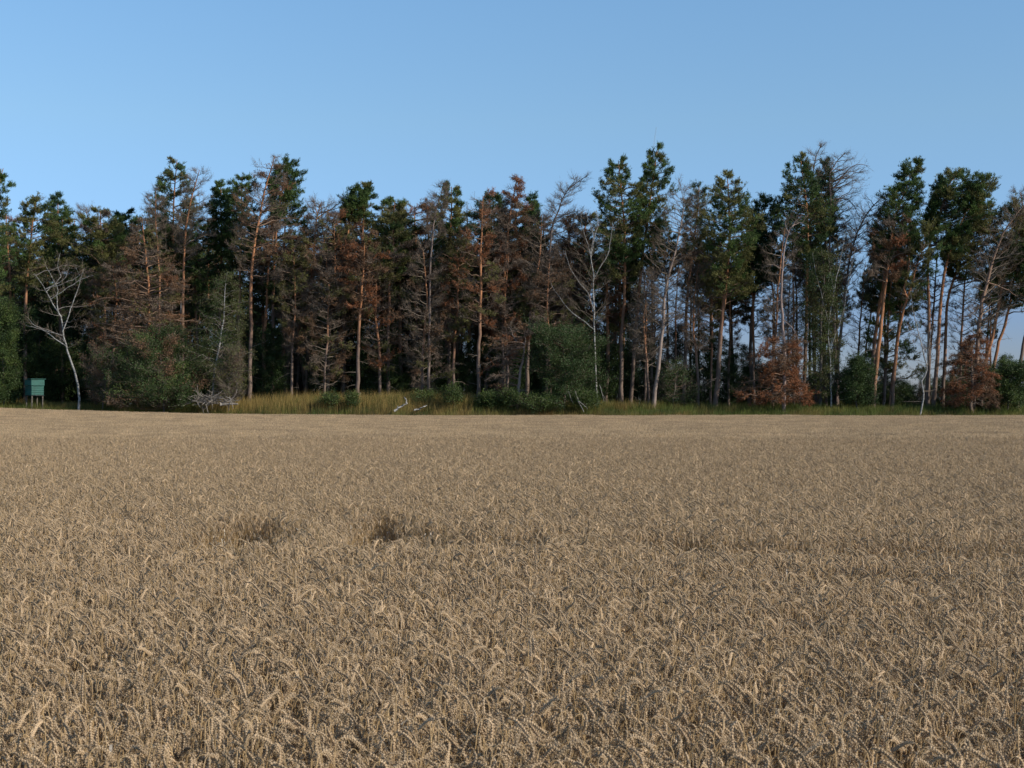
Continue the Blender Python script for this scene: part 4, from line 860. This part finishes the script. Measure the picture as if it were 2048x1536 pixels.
# low green plants in the margin
for (lab, D, px, y0, w, h) in [("low green weed clump at the left part of the grassy margin", 109, 660, 800, 18, 12), ("small dark green weed dot in the golden grass", 109, 703, 800, 10, 13),
        ("tall bright green weed clump right of the fallen logs", 109, 905, 795, 20, 30), ("green weeds growing behind the second fallen log", 110.5, 848, 797, 34, 14), ("bright green bracken patch left of the big dark bush", 109.3, 1018, 798, 22, 22),
        ("dark green bramble mat in front of the big dark bush", 108.6, 1080, 806, 62, 18), ("green bramble mat right below the bare white birch", 109, 1175, 803, 34, 20), ("low nettle clump left of the leaning dead stump", 109.6, 978, 800, 26, 14)]:
    bush("green_weed", lab, D, [(px, y0 + 10), (px, y0), (px + 1, y0 - h * 0.5)], [(y0 - h * 0.7, px - w * 0.4, px + w * 0.4), (y0 - h * 0.3, px - w * 0.8, px + w * 0.8), (y0 + 8, px - w, px + w)],
         mix=(('leaflight', 3), ('leaf', 2)), n1=int(12 + w * 0.6), n2=6, tuft=4, m=5, size=0.3, r0=0.015, rtop=0.005, seed=950 + px)

# ------------------------------------------------------------------ grassy margin
rg = np.random.default_rng(31)
def blades(name, n, x0, x1, y0, y1, hfun, cfun, label, wid=0.022, lean=0.25, edge=False):
    x = rg.uniform(x0, x1, n); y = rg.uniform(y0, y1, n)
    if edge: k = y > EDGE(x) + 0.9; x, y = x[k], y[k]
    n = len(x); h = hfun(x, y) * rg.uniform(0.5, 1.15, n); z = ground_z(x, y)
    A = np.stack([x, y, z - 0.02], 1); ln_ = rg.normal(0, lean, (n, 2)) * h[:, None]; ln_[:, 0] += 0.06 * h
    M_ = A + np.stack([ln_[:, 0] * 0.35, ln_[:, 1] * 0.35, h * 0.6], 1); B = A + np.stack([ln_[:, 0], ln_[:, 1], h], 1)
    a = rg.uniform(0, 6.28, n); s_ = np.stack([np.cos(a), np.sin(a), np.zeros(n)], 1) * wid / 2
    V = np.stack([A - s_, A + s_, M_ + s_ * 0.7, M_ - s_ * 0.7, B], 1).reshape(-1, 3); i = np.arange(n)[:, None] * 5
    c = cfun(x, y) * rg.uniform(0.7, 1.3, (n, 1))
    me = new_mesh(name, V, [i + np.array([[0, 1, 2, 3]]), i + np.array([[3, 2, 4]])], np.repeat(c, 5, 0)); me.materials.append(M_grass)
    o = bpy.data.objects.new(name, me); COL.objects.link(o); o['kind'] = 'stuff'; o['label'] = label; o['category'] = "grass"
    return o
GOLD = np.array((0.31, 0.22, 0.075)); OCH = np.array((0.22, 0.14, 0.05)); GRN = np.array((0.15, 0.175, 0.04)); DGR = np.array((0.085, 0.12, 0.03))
def gcol(x, y):
    a = 0.5 + 0.4 * lownoise(x, y * 2.0, 3.2, 2) + 0.5 * lownoise(x, y, 0.8, 9) + 0.12 * (y < 108); f = np.clip(a - 0.25 * sstep(8, 16, x) - 0.15, 0, 1)[:, None]
    b = np.clip(0.5 + 0.6 * lownoise(x, y, 1.7, 12), 0, 1)[:, None]
    return (GOLD * b + OCH * (1 - b)) * f + (GRN * b + DGR * (1 - b)) * (1 - f)
HX = [-60, -38, -28, -20, -8, 3, 9, 16, 60]; HH = [0.65, 0.6, 0.5, 0.55, 0.75, 0.72, 0.66, 0.62, 0.6]
def gh(x, y): return np.interp(x, HX, HH) * (0.75 + 0.35 * sstep(107, 112, y)) * (1 + 0.25 * lownoise(x, y, 1.4, 5))
blades("margin_grass", 85000, -47, 47, 105.5, 114.5, gh, gcol, "long golden and green grass along the foot of the wood", edge=True)
blades("seed_grass", 9000, -24, -3, 108.5, 113.5, lambda x, y: 1.05 + 0.2 * lownoise(x, y, 1.2, 4), lambda x, y: np.tile(GOLD * 1.15, (len(x), 1)), "tall straw coloured seeding grass on the bank left of centre", 0.014, 0.18)
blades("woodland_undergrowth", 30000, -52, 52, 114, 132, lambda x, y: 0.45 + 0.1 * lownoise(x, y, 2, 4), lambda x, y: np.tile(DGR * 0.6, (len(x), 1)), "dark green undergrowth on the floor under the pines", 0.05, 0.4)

# ------------------------------------------------------------------ fallen wood
def stick_thing(name, label, cat, D, sticks, col, mat, group=None):
    """sticks: (part name, photo points, radius) ; the first is the log itself"""
    p0 = P(*sticks[0][1][0], D); e = thing(name, tuple(p0), label, cat, group)
    for nm, pts, r in sticks:
        q = np.array([P(a, b, D) for a, b in pts]); q[:, 1] += np.linspace(0, 0.4, len(q)); q = resample(q, 9); q[1:-1] += rg.normal(0, 0.012, (7, 3))
        rr = r * (1 - 0.5 * np.linspace(0, 1, 9)); V, f = tubes(q[None], rr[None], 8); s_ = Soup(); n = len(V)
        caps = []
        for ring, c0 in ((0, q[0]), (8, q[-1])):
            V = np.concatenate([V, c0[None]]); ids = ring * 8 + np.arange(8); caps.append(np.stack([ids, np.roll(ids, -1), np.full(8, len(V) - 1)], 1))
        s_.add(V, [f, np.concatenate(caps)], np.array(col)); part(nm, s_.mesh(nm, mat, p0, smooth=False), e)
    return e
BW = (0.33, 0.31, 0.28); GW = (0.22, 0.19, 0.16)
stick_thing("fallen_log", "white fallen birch log with an upright broken branch in the golden grass", "log", 107.6, [("log", [(788, 822), (797, 816), (806, 811), (814, 806)], 0.09), ("branch", [(812, 807), (812, 800), (807, 794)], 0.06), ("branch", [(797, 817), (794, 812)], 0.04)], BW, M_birch)
stick_thing("fallen_log", "shorter pale fallen log lying right of the white birch log", "log", 107.8, [("log", [(828, 820), (838, 818), (848, 813)], 0.07), ("branch", [(846, 814), (853, 811)], 0.05)], BW, M_birch)
stick_thing("fallen_branch", "forked white dead branch hanging into the grass by the big dark bush", "branch", 107.7, [("limb", [(1150, 782), (1156, 800), (1168, 824)], 0.05), ("branch", [(1158, 803), (1170, 812), (1176, 818)], 0.03), ("branch", [(1137, 783), (1141, 795), (1146, 806)], 0.045)], BW, M_birch)
stick_thing("fallen_branch", "thin white snapped branch right of the big dark bush", "branch", 108.2, [("limb", [(1199, 770), (1204, 788), (1209, 803)], 0.03), ("branch", [(1204, 786), (1211, 798)], 0.02)], BW, M_birch)
stick_thing("fallen_log", "grey bleached log lying in grass right of the brush heap", "log", 107.9, [("log", [(440, 809), (455, 808), (474, 808)], 0.12)], GW, M_bark)
stick_thing("fallen_branch", "crooked dark limb propped up beside the twiggy bush", "branch", 108.4, [("limb", [(440, 806), (455, 803), (468, 792), (472, 778)], 0.06)], (0.2, 0.17, 0.15), M_bark)
# brush heap
p0 = P(418, 806, 108.2); e = thing("brush_heap", tuple(p0), "tangled heap of grey cut branches at the foot of the slender birch", "brush heap")
n = 170; A = np.stack([rg.normal(0, 0.75, n), rg.normal(0, 0.4, n), np.abs(rg.normal(0, 0.3, n))], 1); d = nrm(np.stack([rg.normal(0, 1, n), rg.normal(0, 0.6, n), rg.normal(0.1, 0.5, n)], 1))
t = np.linspace(0, 1, 4)[None, :, None]; pth = A[:, None] + d[:, None] * t * rg.uniform(0.3, 1.1, (n, 1, 1)) + rg.normal(0, 0.03, (n, 4, 3)); sp = Soup()
V, f = tubes(pth, rg.uniform(0.01, 0.035, n)[:, None] * np.array([1, 0.9, 0.8, 0.6]), 5); sp.add(V, [f], np.repeat(np.array(GW) * rg.uniform(0.5, 1.3, (n, 1)), 20, 0))
o = part("branches", sp.mesh("branches", M_twig), e); o['kind'] = 'stuff'

# ------------------------------------------------------------------ green hunting hide on short legs
def flat_mat(name, col, rough=0.6):
    m = bpy.data.materials.new(name); m.use_nodes = True; t = m.node_tree; b = t.nodes["Principled BSDF"]; b.inputs['Roughness'].default_value = rough
    nz = t.nodes.new("ShaderNodeTexNoise"); nz.inputs['Scale'].default_value = 3; nz.inputs['Detail'].default_value = 6; tc = t.nodes.new("ShaderNodeTexCoord"); t.links.new(tc.outputs['Object'], nz.inputs[0])
    cr = t.nodes.new("ShaderNodeValToRGB"); cr.color_ramp.elements[0].color = (*[c * 0.75 for c in col], 1); cr.color_ramp.elements[1].color = (*[c * 1.2 for c in col], 1)
    cr.color_ramp.elements[0].position = 0.3; cr.color_ramp.elements[1].position = 0.7
    t.links.new(nz.outputs[0], cr.inputs[0]); t.links.new(cr.outputs[0], b.inputs['Base Color'])
    return m
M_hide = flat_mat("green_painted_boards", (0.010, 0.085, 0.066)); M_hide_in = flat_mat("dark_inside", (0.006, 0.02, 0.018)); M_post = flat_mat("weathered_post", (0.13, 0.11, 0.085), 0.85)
def box_mesh(name, sx, sy, sz, c, mat, bev=0.008):
    import bmesh
    bm = bmesh.new(); bmesh.ops.create_cube(bm, size=1.0)
    for v in bm.verts: v.co = Vector((v.co.x * sx + c[0], v.co.y * sy + c[1], v.co.z * sz + c[2]))
    bmesh.ops.bevel(bm, geom=bm.edges[:], offset=bev, segments=1, affect='EDGES')
    me = bpy.data.meshes.new(name); bm.to_mesh(me); bm.free(); me.materials.append(mat); return me
HX0, HY0 = P(63, 790, 109.6)[0], 110.3
gz = float(ground_z(HX0, HY0)); top = P(63, 758, 109.6)[2]; bot = P(63, 791, 109.6)[2]; Hh = top - bot
e = thing("hunting_hide", (HX0, HY0, gz), "green boarded hunting hide on short wooden legs at the left edge of the wood", "hunting hide"); e.rotation_euler = (0, 0, math.radians(46))
zb = bot - gz; Wd = 1.04
part("floor", box_mesh("floor", Wd + 0.04, Wd + 0.04, 0.06, (0, 0, zb), M_hide_in), e)
for (nx_, ny_, sx, sy) in ((0, -1, Wd, 0.03), (1, 0, 0.03, Wd), (0, 1, Wd, 0.03), (-1, 0, 0.03, Wd)):
    w_ = None
    nb = 4; hb = (Hh * 0.60 - 0.05) / nb
    for i in range(nb):
        o = part("board", box_mesh("board", sx if sx < 0.1 else Wd - 0.04, sy if sy < 0.1 else Wd - 0.04, hb - 0.012, (nx_ * (Wd / 2 - 0.02 + 0.004 * (i % 2)), ny_ * (Wd / 2 - 0.02 + 0.004 * (i % 2)), zb + 0.04 + hb * (i + 0.5)), M_hide), e)
    part("upper_panel", box_mesh("upper_panel", sx if sx < 0.1 else Wd + 0.02, sy if sy < 0.1 else Wd + 0.02, Hh * 0.34, (nx_ * (Wd / 2 + 0.02), ny_ * (Wd / 2 + 0.02), zb + Hh * 0.60 + Hh * 0.18), M_hide), e)
    if (nx_, ny_) in ((0, -1), (-1, 0)):
        part("sill", box_mesh("sill", (sx + 0.05) if sx < 0.1 else Wd * 0.8, (sy + 0.05) if sy < 0.1 else Wd * 0.8, 0.03, (nx_ * (Wd / 2 + 0.012), ny_ * (Wd / 2 + 0.012), zb + Hh * 0.585), M_hide), e)
part("roof", box_mesh("roof", Wd + 0.22, Wd + 0.22, 0.05, (0, 0, zb + Hh), M_hide), e)
for sx in (-1, 1):
    for sy in (-1, 1):
        part("leg", box_mesh("leg", 0.09, 0.09, zb + 0.15, (sx * (Wd / 2 - 0.08), sy * (Wd / 2 - 0.08), zb / 2 - 0.1), M_post), e)

# ------------------------------------------------------------------ short faint vapour trail, high above the wood
m = bpy.data.materials.new("vapour"); m.use_nodes = True; t_ = m.node_tree; b = t_.nodes["Principled BSDF"]; b.inputs['Base Color'].default_value = (0.9, 0.9, 0.9, 1); b.inputs['Alpha'].default_value = 0.10; b.inputs['Roughness'].default_value = 1.0
q = resample([P(1313, 254, 8000), P(1310, 272, 8100), P(1306, 300, 8200)], 9); q[1:-1] += rg.normal(0, 0.6, (7, 3)); sp = Soup()
V, f = tubes(q[None], (3.5 + 2.5 * np.linspace(0, 1, 9))[None], 8); sp.add(V, [f], (0.9, 0.9, 0.9))
o = bpy.data.objects.new("vapour_trail", sp.mesh("vapour_trail", m, (0, 0, 0), smooth=True)); COL.objects.link(o); o['label'] = "short faint pale vapour trail in blue sky above the tallest pine"; o['category'] = "vapour trail"
